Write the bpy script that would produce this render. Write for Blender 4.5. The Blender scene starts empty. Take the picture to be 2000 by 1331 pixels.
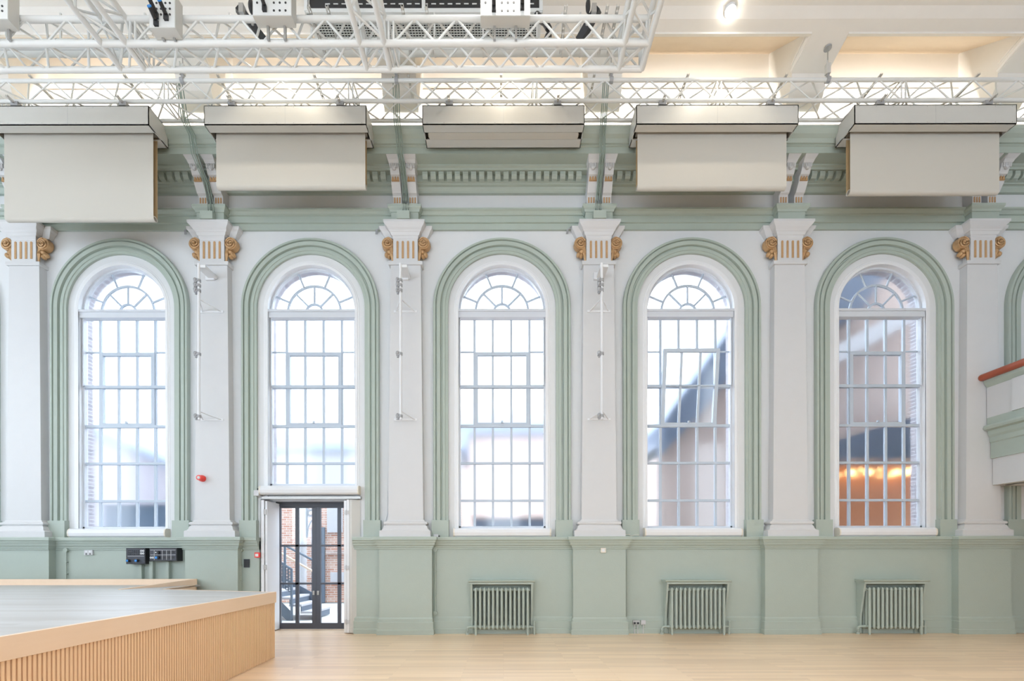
import bpy, bmesh, math, random
from math import sin, cos, pi, sqrt, radians
from mathutils import Vector, Matrix
random.seed(7)
S = bpy.context.scene
COL = S.collection

# ------------------------------------------------------------------ camera
# hall wall face is the plane Y=0, floor Z=0; the camera stands 9 m in front of it
CAMZ, CAMD, F, CX, CY = 1.47, 9.0, 900.0, 983.0, 1090.0
cam_d = bpy.data.cameras.new('camera')
cam_d.sensor_width = 36.0
cam_d.sensor_fit = 'HORIZONTAL'
cam_d.lens = 36.0 * F / 2000.0
cam_d.shift_x = (1000 - CX) / 2000.0
cam_d.shift_y = (CY - 665.5) / 2000.0
cam_d.clip_end = 300
cam = bpy.data.objects.new('camera', cam_d)
cam.location = (0, -CAMD, CAMZ)
cam.rotation_euler = (pi / 2, radians(0.08), 0)
COL.objects.link(cam)
S.camera = cam

# ------------------------------------------------------------------ view, world
S.view_settings.view_transform = 'Standard'
S.view_settings.look = 'None'
S.view_settings.exposure = 0.0
S.view_settings.gamma = 1.0
S.view_settings.use_curve_mapping = False
W = bpy.data.worlds.new('world')
S.world = W
W.use_nodes = True
bg = W.node_tree.nodes['Background']
bg.inputs['Color'].default_value = (0.80, 0.90, 1.0, 1)
bg.inputs['Strength'].default_value = 7.0
try:
    S.cycles.max_bounces = 10
    S.cycles.diffuse_bounces = 5
    S.cycles.glossy_bounces = 3
    S.cycles.transmission_bounces = 8
    S.cycles.transparent_max_bounces = 8
    S.cycles.sample_clamp_indirect = 4.0
    S.cycles.caustics_reflective = False
    S.cycles.caustics_refractive = True
    S.cycles.blur_glossy = 0.5
except Exception:
    pass


def area(name, loc, size, target, energy, color, spread=180):
    d = bpy.data.lights.new(name, 'AREA')
    d.shape = 'RECTANGLE'
    d.size, d.size_y = size
    d.energy = energy
    d.color = color
    d.spread = radians(spread)
    o = bpy.data.objects.new(name, d)
    o.location = loc
    o.rotation_euler = (Vector(target) - Vector(loc)).to_track_quat('-Z', 'Y').to_euler()
    COL.objects.link(o)
    return o


WX = [-11.15, -7.44, -3.74, -0.02, 3.665, 7.405, 11.12]          # window centres
PX = [-9.195, -5.582, -1.869, 1.839, 5.51, 9.21]                # pilaster centres
ROOM_L, ROOM_R, ROOM_F = -14.0, 14.5, -15.0
# daylight of the windows in the unseen long wall behind the camera and in the left end wall
for i, x in enumerate([-11, -7.3, -3.7, 0, 3.7, 7.3, 11]):
    k = 1.5 - 0.165 * i
    area('daylight_front', (x, ROOM_F + 0.05, 4.9), (1.7, 5.0), (x, 0, 4.6), 21 * k, (0.78, 0.90, 1.0))
for y in (-11.5, -7.5, -3.5):
    area('daylight_left', (ROOM_L + 0.05, y, 5.0), (1.8, 5.4), (0, y, 4.6), 40, (0.84, 0.92, 1.0))
# warm hall lamps in the ceiling further back
for x in (-8, 0, 8):
    for y in (-4.5, -9.5):
        area('hall_lamp', (x, y, 10.4), (1.2, 1.2), (x, y, 0), 60, (1.0, 0.95, 0.88) if x < 8 else (1.0, 0.86, 0.68), 85)
area('gallery_lamp', (11.6, -3.0, 2.7), (1.5, 3.0), (11.4, -1.5, 0), 9, (1.0, 0.78, 0.5))
# LED strips on the cornice ledge, washing the wall above it
LEDX = [-11.15, -7.4, -3.72, -0.01, 3.68, 7.36, 11.1]
for x in LEDX:
    area('cove_led', (x, -0.60, 9.238), (2.95, 0.012), (x, 0.0, 10.5), 118, (1.0, 0.94, 0.86), 170)
for x in (-3.72, 0.0, 3.7):
    d = bpy.data.lights.new('ceiling_spot', 'SPOT')
    d.energy = 115
    d.color = (1.0, 0.88, 0.70)
    d.spot_size = radians(95)
    d.spot_blend = 0.6
    d.shadow_soft_size = 0.05
    o = bpy.data.objects.new('ceiling_spot', d)
    o.location = (x, -1.70, 10.30)
    o.rotation_euler = (radians(8), 0, 0)
    COL.objects.link(o)

# ------------------------------------------------------------------ materials
def srgb(r, g, b):
    f = lambda c: (c / 255 / 12.92) if c / 255 <= 0.04045 else ((c / 255 + 0.055) / 1.055) ** 2.4
    return (f(r), f(g), f(b), 1)


def mat(name, col, rough=0.5, metal=0.0, var=0.04, scale=6.0, bump=0.0, bscale=60.0, emit=None, estr=0.0, coat=0.0):
    m = bpy.data.materials.new(name)
    m.use_nodes = True
    nt = m.node_tree
    b = nt.nodes['Principled BSDF']
    b.inputs['Roughness'].default_value = rough
    b.inputs['Metallic'].default_value = metal
    if coat:
        b.inputs['Coat Weight'].default_value = coat
    tc = nt.nodes.new('ShaderNodeTexCoord')
    n = nt.nodes.new('ShaderNodeTexNoise')
    n.inputs['Scale'].default_value = scale
    n.inputs['Detail'].default_value = 4
    nt.links.new(tc.outputs['Object'], n.inputs['Vector'])
    mx = nt.nodes.new('ShaderNodeMix')
    mx.data_type = 'RGBA'
    mx.inputs[6].default_value = tuple(c * (1 - var) for c in col[:3]) + (1,)
    mx.inputs[7].default_value = tuple(min(1, c * (1 + var)) for c in col[:3]) + (1,)
    nt.links.new(n.outputs['Fac'], mx.inputs[0])
    nt.links.new(mx.outputs[2], b.inputs['Base Color'])
    if bump:
        n2 = nt.nodes.new('ShaderNodeTexNoise')
        n2.inputs['Scale'].default_value = bscale
        n2.inputs['Detail'].default_value = 3
        nt.links.new(tc.outputs['Object'], n2.inputs['Vector'])
        bp = nt.nodes.new('ShaderNodeBump')
        bp.inputs['Strength'].default_value = bump
        bp.inputs['Distance'].default_value = 0.01
        nt.links.new(n2.outputs['Fac'], bp.inputs['Height'])
        nt.links.new(bp.outputs['Normal'], b.inputs['Normal'])
    if emit:
        b.inputs['Emission Color'].default_value = emit
        b.inputs['Emission Strength'].default_value = estr
    return m


M = {}
M['white'] = mat('white_wall_paint', (0.65, 0.67, 0.69, 1), 0.55, bump=0.12, var=0.02)
M['plaster'] = mat('white_plaster_paint', (0.59, 0.60, 0.615, 1), 0.5, bump=0.05, var=0.02)
M['green'] = mat('sage_green_paint', (0.38, 0.442, 0.398, 1), 0.5, bump=0.15, bscale=70, var=0.03)
M['cream'] = mat('cream_ceiling_paint', (0.78, 0.755, 0.715, 1), 0.7, bump=0.05, var=0.02)
M['gold'] = mat('gold_paint', (0.50, 0.31, 0.155, 1), 0.42, 0.25, var=0.15, scale=20)
M['gloss'] = mat('white_gloss_paint', (0.72, 0.74, 0.77, 1), 0.3, var=0.01)
M['box'] = mat('off_white_powder_coat', (0.56, 0.56, 0.535, 1), 0.32, var=0.02, scale=2)
M['fabric'] = mat('cream_blind_fabric', (0.54, 0.52, 0.47, 1), 0.8, var=0.02, scale=200, bump=0.05, bscale=400)
M['fabric_back'] = mat('tan_blind_edge', (0.55, 0.40, 0.22, 1), 0.8)
M['truss'] = mat('white_truss_paint', (0.70, 0.715, 0.71, 1), 0.35, var=0.02)
M['bars'] = mat('backlit_bar_tint', (0.46, 0.53, 0.62, 1), 0.4, var=0.02)  # white bars against the daylight: their backlit dimness is put into the colour
M['frame'] = mat('backlit_frame_tint', (0.60, 0.635, 0.69, 1), 0.35, var=0.01)  # white frames, darkened and cooled in colour to look backlit
M['tan'] = mat('shaded_coffer_tint', (0.66, 0.54, 0.41, 1), 0.7, var=0.03)  # tan puts the shade of the unlit coffers into the colour
M['steel'] = mat('galvanised_steel', (0.45, 0.45, 0.44, 1), 0.4, 0.7, var=0.1, scale=30)
M['lightsteel'] = mat('pale_zinc_channel', (0.62, 0.62, 0.60, 1), 0.45, 0.2, var=0.05)
M['black'] = mat('black_plastic', (0.018, 0.019, 0.022, 1), 0.45, var=0.1)
M['panel'] = mat('charcoal_panel', (0.04, 0.045, 0.06, 1), 0.5, var=0.1)
M['blue'] = mat('blue_socket_cap', (0.02, 0.22, 0.62, 1), 0.4)
M['red'] = mat('red_plastic', (0.80, 0.045, 0.03, 1), 0.35)
M['grey'] = mat('grey_device_plastic', (0.55, 0.56, 0.58, 1), 0.4)
M['clamp'] = mat('dull_grey_clamp', (0.36, 0.37, 0.39, 1), 0.5, 0.3)
M['cable'] = mat('grey_green_cable', (0.25, 0.32, 0.28, 1), 0.5)
M['dark'] = mat('dark_gap', (0.02, 0.02, 0.02, 1), 0.8)
M['rail'] = mat('red_brown_leather_rail', (0.33, 0.075, 0.035, 1), 0.4, var=0.15)
M['doorgrey'] = mat('dark_grey_door_steel', (0.075, 0.085, 0.11, 1), 0.4)
M['stairgrey'] = mat('slate_blue_stair_steel', (0.13, 0.17, 0.22, 1), 0.5)
M['duct'] = mat('pale_grey_duct', (0.62, 0.64, 0.62, 1), 0.45)
M['paving'] = mat('pale_paving', (0.62, 0.62, 0.60, 1), 0.8, var=0.1)
M['slate'] = mat('slate_roof', (0.10, 0.13, 0.19, 1), 0.6, var=0.2, scale=3)
M['render'] = mat('pale_render', (0.55, 0.54, 0.56, 1), 0.8, var=0.1)
M['duskblue'] = mat('dark_blue_boarding', (0.05, 0.10, 0.17, 1), 0.6)
M['orangewall'] = mat('orange_timber', (0.50, 0.19, 0.08, 1), 0.6, var=0.2)
M['lampglow'] = mat('lamp_glow', (1, 0.8, 0.5, 1), 0.5, emit=(1, 0.62, 0.25, 1), estr=14)
M['spotglow'] = mat('spot_lens', (1, 0.95, 0.85, 1), 0.5, emit=(1, 0.93, 0.8, 1), estr=40)
M['led'] = mat('led_diffuser', (1, 0.9, 0.8, 1), 0.5, emit=(1, 0.80, 0.55, 1), estr=3)
M['beige'] = mat('cream_device', (0.72, 0.68, 0.60, 1), 0.5)


def wood(name, c1, c2, rough, boards=None, axis='x', grain=(1.2, 14, 14), coat=0.0):
    m = bpy.data.materials.new(name)
    m.use_nodes = True
    nt = m.node_tree
    b = nt.nodes['Principled BSDF']
    b.inputs['Roughness'].default_value = rough
    b.inputs['Coat Weight'].default_value = coat
    b.inputs['Coat Roughness'].default_value = 0.46
    b.inputs['Coat IOR'].default_value = 1.6
    tc = nt.nodes.new('ShaderNodeTexCoord')
    mp = nt.nodes.new('ShaderNodeMapping')
    mp.inputs['Scale'].default_value = grain
    nt.links.new(tc.outputs['Object'], mp.inputs['Vector'])
    n = nt.nodes.new('ShaderNodeTexNoise')
    n.inputs['Scale'].default_value = 1.5
    n.inputs['Detail'].default_value = 6
    n.inputs['Distortion'].default_value = 0.2
    nt.links.new(mp.outputs['Vector'], n.inputs['Vector'])
    mx = nt.nodes.new('ShaderNodeMix')
    mx.data_type = 'RGBA'
    mx.inputs[6].default_value = c1
    mx.inputs[7].default_value = c2
    nt.links.new(n.outputs['Fac'], mx.inputs[0])
    out = mx.outputs[2]
    if boards:
        bm_ = nt.nodes.new('ShaderNodeMapping')
        if axis == 'y':
            bm_.inputs['Rotation'].default_value = (0, 0, pi / 2)
        nt.links.new(tc.outputs['Object'], bm_.inputs['Vector'])
        br = nt.nodes.new('ShaderNodeTexBrick')
        br.inputs['Scale'].default_value = 1.0
        br.inputs['Brick Width'].default_value = boards[0]
        br.inputs['Row Height'].default_value = boards[1]
        br.inputs['Mortar Size'].default_value = 0.0012
        br.inputs['Mortar Smooth'].default_value = 0.2
        br.inputs['Color1'].default_value = (0.80, 0.77, 0.74, 1)
        br.inputs['Color2'].default_value = (1.0, 1.0, 1.0, 1)
        br.inputs['Mortar'].default_value = (0.62, 0.55, 0.48, 1)
        br.offset = 0.37
        nt.links.new(bm_.outputs['Vector'], br.inputs['Vector'])
        mm = nt.nodes.new('ShaderNodeMix')
        mm.data_type = 'RGBA'
        mm.blend_type = 'MULTIPLY'
        mm.inputs[0].default_value = 1.0
        nt.links.new(out, mm.inputs[6])
        nt.links.new(br.outputs['Color'], mm.inputs[7])
        out = mm.outputs[2]
    nt.links.new(out, b.inputs['Base Color'])
    return m


M['floor'] = wood('maple_floorboards', (0.80, 0.55, 0.33, 1), (0.94, 0.72, 0.49, 1), 0.30, (1.4, 0.083), 'x', (1.0, 10, 10), 1.0)
M['deck'] = wood('pale_stage_boards', (0.42, 0.42, 0.42, 1), (0.54, 0.54, 0.54, 1), 0.42, (1.8, 0.09), 'x', (0.8, 10, 10), 0.45)
M['trimwood'] = wood('maple_edging', (0.80, 0.60, 0.43, 1), (0.86, 0.67, 0.51, 1), 0.4, None, 'y', (10, 1.2, 10))
M['slat'] = wood('maple_slats', (0.80, 0.53, 0.31, 1), (0.88, 0.62, 0.40, 1), 0.45, None, 'x', (20, 20, 1.0))
M['slatback'] = wood('slat_backing', (0.34, 0.16, 0.06, 1), (0.42, 0.21, 0.08, 1), 0.6)


def brick(name, c1, c2, mortar):
    m = bpy.data.materials.new(name)
    m.use_nodes = True
    nt = m.node_tree
    b = nt.nodes['Principled BSDF']
    b.inputs['Roughness'].default_value = 0.85
    tc = nt.nodes.new('ShaderNodeTexCoord')
    mp = nt.nodes.new('ShaderNodeMapping')
    mp.inputs['Rotation'].default_value = (pi / 2, 0, 0)
    nt.links.new(tc.outputs['Object'], mp.inputs['Vector'])
    br = nt.nodes.new('ShaderNodeTexBrick')
    br.inputs['Scale'].default_value = 1.0
    br.inputs['Brick Width'].default_value = 0.225
    br.inputs['Row Height'].default_value = 0.075
    br.inputs['Mortar Size'].default_value = 0.008
    br.inputs['Color1'].default_value = c1
    br.inputs['Color2'].default_value = c2
    br.inputs['Mortar'].default_value = mortar
    nt.links.new(mp.outputs['Vector'], br.inputs['Vector'])
    nt.links.new(br.outputs['Color'], b.inputs['Base Color'])
    return m


M['brick'] = brick('weathered_red_brick', (0.54, 0.26, 0.18, 1), (0.66, 0.43, 0.34, 1), (0.74, 0.69, 0.64, 1))
M['brickgrey'] = brick('grey_brick_reveal', (0.30, 0.28, 0.31, 1), (0.42, 0.38, 0.40, 1), (0.55, 0.55, 0.58, 1))
M['bricklilac'] = brick('weathered_lilac_brick', (0.19, 0.17, 0.20, 1), (0.25, 0.22, 0.25, 1), (0.30, 0.29, 0.31, 1))
M['brickpale'] = brick('pale_brick', (0.45, 0.32, 0.28, 1), (0.55, 0.42, 0.38, 1), (0.6, 0.56, 0.52, 1))


def glass(name, rough, tint, bump):
    m = bpy.data.materials.new(name)
    m.use_nodes = True
    nt = m.node_tree
    nt.nodes.remove(nt.nodes['Principled BSDF'])
    out = nt.nodes['Material Output']
    tr = nt.nodes.new('ShaderNodeBsdfTransparent')
    tr.inputs['Color'].default_value = tint
    rf = nt.nodes.new('ShaderNodeBsdfRefraction')
    rf.inputs['IOR'].default_value = 1.12
    rf.inputs['Roughness'].default_value = rough
    rf.inputs['Color'].default_value = tint
    gl = nt.nodes.new('ShaderNodeBsdfGlossy')
    gl.inputs['Roughness'].default_value = 0.08
    m1 = nt.nodes.new('ShaderNodeMixShader')
    m1.inputs[0].default_value = 0.9 if rough > 0.02 else 0.0
    nt.links.new(tr.outputs[0], m1.inputs[1])
    nt.links.new(rf.outputs[0], m1.inputs[2])
    m2 = nt.nodes.new('ShaderNodeMixShader')
    m2.inputs[0].default_value = 0.04
    nt.links.new(m1.outputs[0], m2.inputs[1])
    nt.links.new(gl.outputs[0], m2.inputs[2])
    nt.links.new(m2.outputs[0], out.inputs['Surface'])
    if bump:
        tc = nt.nodes.new('ShaderNodeTexCoord')
        n = nt.nodes.new('ShaderNodeTexNoise')
        n.inputs['Scale'].default_value = 90
        nt.links.new(tc.outputs['Object'], n.inputs['Vector'])
        bp = nt.nodes.new('ShaderNodeBump')
        bp.inputs['Strength'].default_value = bump
        bp.inputs['Distance'].default_value = 0.004
        nt.links.new(n.outputs['Fac'], bp.inputs['Height'])
        nt.links.new(bp.outputs['Normal'], rf.inputs['Normal'])
    return m


M['frost'] = glass('obscured_glass', 0.30, (0.97, 0.985, 1.0, 1), 0.35)
M['clear'] = glass('clear_glass', 0.0, (0.95, 0.97, 0.99, 1), 0)

# ------------------------------------------------------------------ mesh helpers
class MB:
    def __init__(s):
        s.v, s.f, s.m = [], [], []
        s.cur = 0

    def add(s, vs, fs):
        o = len(s.v)
        s.v += [tuple(v) for v in vs]
        for f in fs:
            s.f.append([i + o for i in f])
            s.m.append(s.cur)
        return s

    def box(s, x0, x1, y0, y1, z0, z1):
        vs = [(x0, y0, z0), (x1, y0, z0), (x1, y1, z0), (x0, y1, z0), (x0, y0, z1), (x1, y0, z1), (x1, y1, z1), (x0, y1, z1)]
        return s.add(vs, [(0, 3, 2, 1), (4, 5, 6, 7), (0, 1, 5, 4), (1, 2, 6, 5), (2, 3, 7, 6), (3, 0, 4, 7)])

    def frustum(s, x0, x1, y0, y1, z0, X0, X1, Y0, Y1, z1):
        vs = [(x0, y0, z0), (x1, y0, z0), (x1, y1, z0), (x0, y1, z0), (X0, Y0, z1), (X1, Y0, z1), (X1, Y1, z1), (X0, Y1, z1)]
        return s.add(vs, [(0, 3, 2, 1), (4, 5, 6, 7), (0, 1, 5, 4), (1, 2, 6, 5), (2, 3, 7, 6), (3, 0, 4, 7)])

    def tube(s, a, b, r, n=8, r2=None, cap=True):
        a, b = Vector(a), Vector(b)
        r2 = r if r2 is None else r2
        q = (b - a).to_track_quat('Z', 'Y')
        vs = []
        for c, rr in ((a, r), (b, r2)):
            for i in range(n):
                t = 2 * pi * i / n
                vs.append(c + q @ Vector((rr * cos(t), rr * sin(t), 0)))
        fs = [(i, (i + 1) % n, n + (i + 1) % n, n + i) for i in range(n)]
        if cap:
            fs += [tuple(range(n - 1, -1, -1)), tuple(range(n, 2 * n))]
        return s.add(vs, fs)

    def poly(s, pts, r, n=6):
        pts = [Vector(p) for p in pts]
        rings = []
        for i, p in enumerate(pts):
            d = (pts[min(i + 1, len(pts) - 1)] - pts[max(i - 1, 0)]).normalized()
            q = d.to_track_quat('Z', 'Y')
            rr = r[i] if isinstance(r, (list, tuple)) else r
            rings.append([p + q @ Vector((rr * cos(2 * pi * k / n), rr * sin(2 * pi * k / n), 0)) for k in range(n)])
        vs = [v for ring in rings for v in ring]
        fs = []
        for j in range(len(rings) - 1):
            for k in range(n):
                fs.append((j * n + k, j * n + (k + 1) % n, (j + 1) * n + (k + 1) % n, (j + 1) * n + k))
        fs += [tuple(range(n - 1, -1, -1)), tuple(range((len(rings) - 1) * n, len(rings) * n))]
        return s.add(vs, fs)

    def sphere(s, c, rx, ry, rz, n=10, m=6):
        vs, fs = [], []
        for j in range(m + 1):
            ph = pi * j / m
            for i in range(n):
                t = 2 * pi * i / n
                vs.append((c[0] + rx * sin(ph) * cos(t), c[1] + ry * sin(ph) * sin(t), c[2] + rz * cos(ph)))
        for j in range(m):
            for i in range(n):
                fs.append((j * n + i, (j + 1) * n + i, (j + 1) * n + (i + 1) % n, j * n + (i + 1) % n))
        return s.add(vs, fs)

    def prism_x(s, prof, x0, x1, cap=True):          # prof: (y,z) polygon extruded along X
        n = len(prof)
        vs = [(x0, y, z) for y, z in prof] + [(x1, y, z) for y, z in prof]
        fs = [(i, (i + 1) % n, n + (i + 1) % n, n + i) for i in range(n)]
        if cap:
            fs += [tuple(range(n - 1, -1, -1)), tuple(range(n, 2 * n))]
        return s.add(vs, fs)

    def prism_y(s, prof, y0, y1):                    # prof: (x,z)
        n = len(prof)
        vs = [(x, y0, z) for x, z in prof] + [(x, y1, z) for x, z in prof]
        fs = [(i, (i + 1) % n, n + (i + 1) % n, n + i) for i in range(n)]
        fs += [tuple(range(n - 1, -1, -1)), tuple(range(n, 2 * n))]
        return s.add(vs, fs)

    def prism_z(s, prof, z0, z1):                    # prof: (x,y)
        n = len(prof)
        vs = [(x, y, z0) for x, y in prof] + [(x, y, z1) for x, y in prof]
        fs = [(i, (i + 1) % n, n + (i + 1) % n, n + i) for i in range(n)]
        fs += [tuple(range(n - 1, -1, -1)), tuple(range(n, 2 * n))]
        return s.add(vs, fs)

    def strip(s, prof, x0, x1):                      # open profile along X
        n = len(prof)
        vs = [(x0, y, z) for y, z in prof] + [(x1, y, z) for y, z in prof]
        return s.add(vs, [(i, i + 1, n + i + 1, n + i) for i in range(n - 1)])

    def stack(s, xc, yb, prof):                      # half-width / front-y / z rings: a moulded block against the wall
        rings = []
        for hw, yf, z in prof:
            rings.append([(xc - hw, yb, z), (xc - hw, yf, z), (xc + hw, yf, z), (xc + hw, yb, z)])
        vs = [v for r in rings for v in r]
        fs = []
        for j in range(len(rings) - 1):
            for k in range(4):
                fs.append((j * 4 + k, j * 4 + (k + 1) % 4, (j + 1) * 4 + (k + 1) % 4, (j + 1) * 4 + k))
        L = (len(rings) - 1) * 4
        fs += [(3, 2, 1, 0), (L, L + 1, L + 2, L + 3)]
        return s.add(vs, fs)


def wloc(o):
    v = Vector((0, 0, 0))
    while o:
        v += o.location
        o = o.parent
    return v


def obj(name, mb, m, parent=None, smooth=False, kind=None, label=None):
    off = wloc(parent)
    me = bpy.data.meshes.new(name)
    me.from_pydata([(v[0] - off.x, v[1] - off.y, v[2] - off.z) for v in mb.v], [], mb.f)
    mats = m if isinstance(m, (list, tuple)) else [m]
    for k in mats:
        me.materials.append(M[k])
    if len(mats) > 1:
        me.polygons.foreach_set('material_index', mb.m)
    bm = bmesh.new()
    bm.from_mesh(me)
    bmesh.ops.recalc_face_normals(bm, faces=bm.faces)
    bm.to_mesh(me)
    bm.free()
    if smooth:
        me.polygons.foreach_set('use_smooth', [True] * len(me.polygons))
        try:
            me.set_sharp_from_angle(angle=radians(40))
        except Exception:
            pass
    o = bpy.data.objects.new(name, me)
    COL.objects.link(o)
    if parent:
        o.parent = parent
    if kind:
        o['kind'] = kind
    if label:
        o['label'] = label
    return o


def tag(o, label=None, cat=None, group=None, kind=None):
    if label: o['label'] = label
    if cat: o['category'] = cat
    if group: o['group'] = group
    if kind: o['kind'] = kind
    return o


def thing(name, loc, label=None, cat=None, group=None, kind=None):
    o = bpy.data.objects.new(name, None)
    o.empty_display_size = 0.1
    o.location = loc
    COL.objects.link(o)
    return tag(o, label, cat, group, kind)


def dup(o, parent=None, loc=None, label=None):
    c = o.copy()
    COL.objects.link(c)
    if parent: c.parent = parent
    if loc is not None: c.location = loc
    if label: c['label'] = label
    for ch in list(o.children):
        dup(ch, c)
    return c


def P(px, py, Y):
    d = CAMD + Y
    return Vector(((px - CX) * d / F, Y, CAMZ + (CY - py) * d / F))


# ------------------------------------------------------------------ floor, walls, ceiling
SPRING, HALF, SILL = 6.34, 0.85, 2.03
DOOR_TOP, DOOR_HW = 2.62, 0.93
DOOR_L, DOOR_R = WX[2] - 1.0, WX[2] + .88
ZCOR = 9.22
NA = 36
fl = MB().box(ROOM_L, ROOM_R, ROOM_F, 0.02, -0.2, 0)
fl.box(DOOR_L, DOOR_R, 0.02, 0.62, -0.2, 0)
obj('floor', fl, 'floor', kind='structure', label='pale maple board floor of the hall')

wall = MB()
rev = MB()
brk = MB()
edges = [ROOM_L] + [(WX[i] + WX[i + 1]) / 2 for i in range(6)] + [ROOM_R]
for i, xc in enumerate(WX):
    xl, xr = edges[i], edges[i + 1]
    hw = HALF
    sill = 2.86 if i == 2 else SILL
    arc = [(xc + hw * cos(pi - pi * k / NA), SPRING + hw * sin(pi * k / NA)) for k in range(NA + 1)]
    for k in range(NA):
        (xa, za), (xb, zb) = arc[k], arc[k + 1]
        wall.add([(xa, 0, za), (xb, 0, zb), (xb, 0, ZCOR), (xa, 0, ZCOR)], [(0, 1, 2, 3)])
    wall.add([(xl, 0, 0), (xc - hw, 0, 0), (xc - hw, 0, ZCOR), (xl, 0, ZCOR)], [(0, 1, 2, 3)] if i != 2 else [])
    wall.add([(xc + hw, 0, 0), (xr, 0, 0), (xr, 0, ZCOR), (xc + hw, 0, ZCOR)], [(0, 1, 2, 3)] if i != 2 else [])
    if i == 2:
        for a, b, z0, z1 in ((xl, DOOR_L, 0, ZCOR), (DOOR_R, xr, 0, ZCOR), (DOOR_L, xc - hw, DOOR_TOP, ZCOR), (xc + hw, DOOR_R, DOOR_TOP, ZCOR), (xc - hw, xc + hw, DOOR_TOP, sill)):
            wall.add([(a, 0, z0), (b, 0, z0), (b, 0, z1), (a, 0, z1)], [(0, 1, 2, 3)])
        # door reveal
        for a in (DOOR_L, DOOR_R):
            rev.add([(a, 0, 0), (a, 0.62, 0), (a, 0.62, DOOR_TOP), (a, 0, DOOR_TOP)], [(0, 1, 2, 3)])
        rev.add([(DOOR_L, 0, DOOR_TOP), (DOOR_R, 0, DOOR_TOP), (DOOR_R, 0.62, DOOR_TOP), (DOOR_L, 0.62, DOOR_TOP)], [(0, 1, 2, 3)])
    else:
        wall.add([(xc - hw, 0, 0), (xc + hw, 0, 0), (xc + hw, 0, sill), (xc - hw, 0, sill)], [(0, 1, 2, 3)])
    path = [(xc - hw, sill)] + arc + [(xc + hw, sill)]
    for y0, y1, mb in ((0, 0.17, rev), (0.17, 0.34, brk)):
        for k in range(len(path) - 1):
            (xa, za), (xb, zb) = path[k], path[k + 1]
            mb.add([(xa, y0, za), (xb, y0, zb), (xb, y1, zb), (xa, y1, za)], [(0, 1, 2, 3)])
        mb.add([(xc - hw, y0, sill), (xc + hw, y0, sill), (xc + hw, y1, sill), (xc - hw, y1, sill)], [(0, 1, 2, 3)])
wb = obj('wall_back', wall, 'white', kind='structure', label='white hall wall with tall arched windows')
obj('window_reveal', rev, 'gloss', wb, label='white painted window reveals')
obj('brick_reveal', brk, 'brickgrey', wb, label='brick reveals outside the glass')
up = MB()
up.add([(ROOM_L, 0, ZCOR - .1), (ROOM_R, 0, ZCOR - .1), (ROOM_R, 0, 11.32), (ROOM_L, 0, 11.32)], [(0, 1, 2, 3)])
obj('upper_wall', up, 'cream', wb, label='cream wall above the cornice')
# dado plane (green lower wall), broken at the door
DY = -0.05
ZD = 1.70
dado = MB()
DL, DR = -4.74, -2.90
for a, b in ((ROOM_L, DL), (DR, ROOM_R)):
    dado.box(a, b, DY, 0.0, 0, ZD + .1)
obj('dado', dado, 'green', wb, label='sage green painted lower wall')

# side / front walls (out of frame)
def pier_wall(name, lo, hi, centres, w, z0, z1, ztop, horizontal):
    mb = MB()
    def bx(a, b, c, d):
        if horizontal:
            mb.box(a, b, ROOM_F - 0.3, ROOM_F, c, d)
        else:
            mb.box(ROOM_L - 0.3, ROOM_L, a, b, c, d)
    bx(lo, hi, 0, z0)
    bx(lo, hi, z1, ztop)
    e = lo
    for c in centres:
        bx(e, c - w / 2, z0, z1)
        e = c + w / 2
    bx(e, hi, z0, z1)
    return obj(name, mb, 'white', kind='structure', label='white hall wall out of view with tall window openings')
pier_wall('wall_front', ROOM_L, ROOM_R, [-11, -7.3, -3.7, 0, 3.7, 7.3, 11], 1.72, 2.3, 7.5, 11.32, True)
pier_wall('wall_left', ROOM_F, 0, [-11.5, -7.5, -3.5], 1.82, 2.2, 7.8, 11.32, False)
obj('wall_right', MB().box(ROOM_R, ROOM_R + .3, ROOM_F, 0, 0, 11.32), 'white', kind='structure', label='white end wall behind the gallery')

ce = MB()
prof = [(-1.26, 10.30), (-1.42, 10.335), (-1.54, 10.41), (-2.6, 10.50), (ROOM_F, 10.50), (ROOM_F, 11.6), (0.0, 11.6), (0.0, 11.40), (-1.26, 10.42)]
ce.prism_x(prof, ROOM_L, ROOM_R)
ceil = obj('ceiling', ce, 'cream', kind='structure', label='cream plaster ceiling with deep coffers along the wall')
obj('coffer_panel', MB().prism_x([(-1.26, 10.33), (0, 11.31), (0, 11.40), (-1.26, 10.42)], ROOM_L, ROOM_R), 'tan', ceil, label='sloping coffer panels tinted tan for their shade')
br_prof = [(-1.26, 10.30), (-0.72, 10.17)]
for k in range(1, 9):
    t = k / 8 * pi / 2
    br_prof.append((-0.72 + 0.72 * (1 - cos(t)), 10.17 - 0.62 * sin(t)))
br_prof += [(0.0, 11.29), (-1.26, 11.29)]
for i, x in enumerate([-12.9] + PX + [12.85]):
    r = MB().prism_x(br_prof, x - .31, x + .31)
    rb = obj('ceiling_rib', r, 'cream', ceil)
    e = MB()
    for s in (-1, 1):
        for (dy, dz, w) in ((0, 0.02, 0.035), (0, 0.14, 0.02)):
            a, b = (x + s * .31, -1.26, 10.32 + dz), (x + s * .31, -0.72, 10.19 + dz)
            e.tube(a, b, w, 6)
    obj('rib_moulding', e, 'cream', rb, smooth=True)
bays = [-12.9] + PX + [12.85]
for i in range(len(bays) - 1):
    m_ = MB()
    for z in (10.72, 10.585):
        m_.prism_x([(0, z - .028), (-.016, z - .022), (-.02, z + .018), (0, z + .026)], bays[i] + .31, bays[i + 1] - .31)
    m_.prism_x([(-1.26, 10.27), (-1.20, 10.29), (-1.22, 10.36), (-1.26, 10.36)], bays[i] + .31, bays[i + 1] - .31)
    obj('coffer_moulding', m_, 'cream', ceil)

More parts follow.
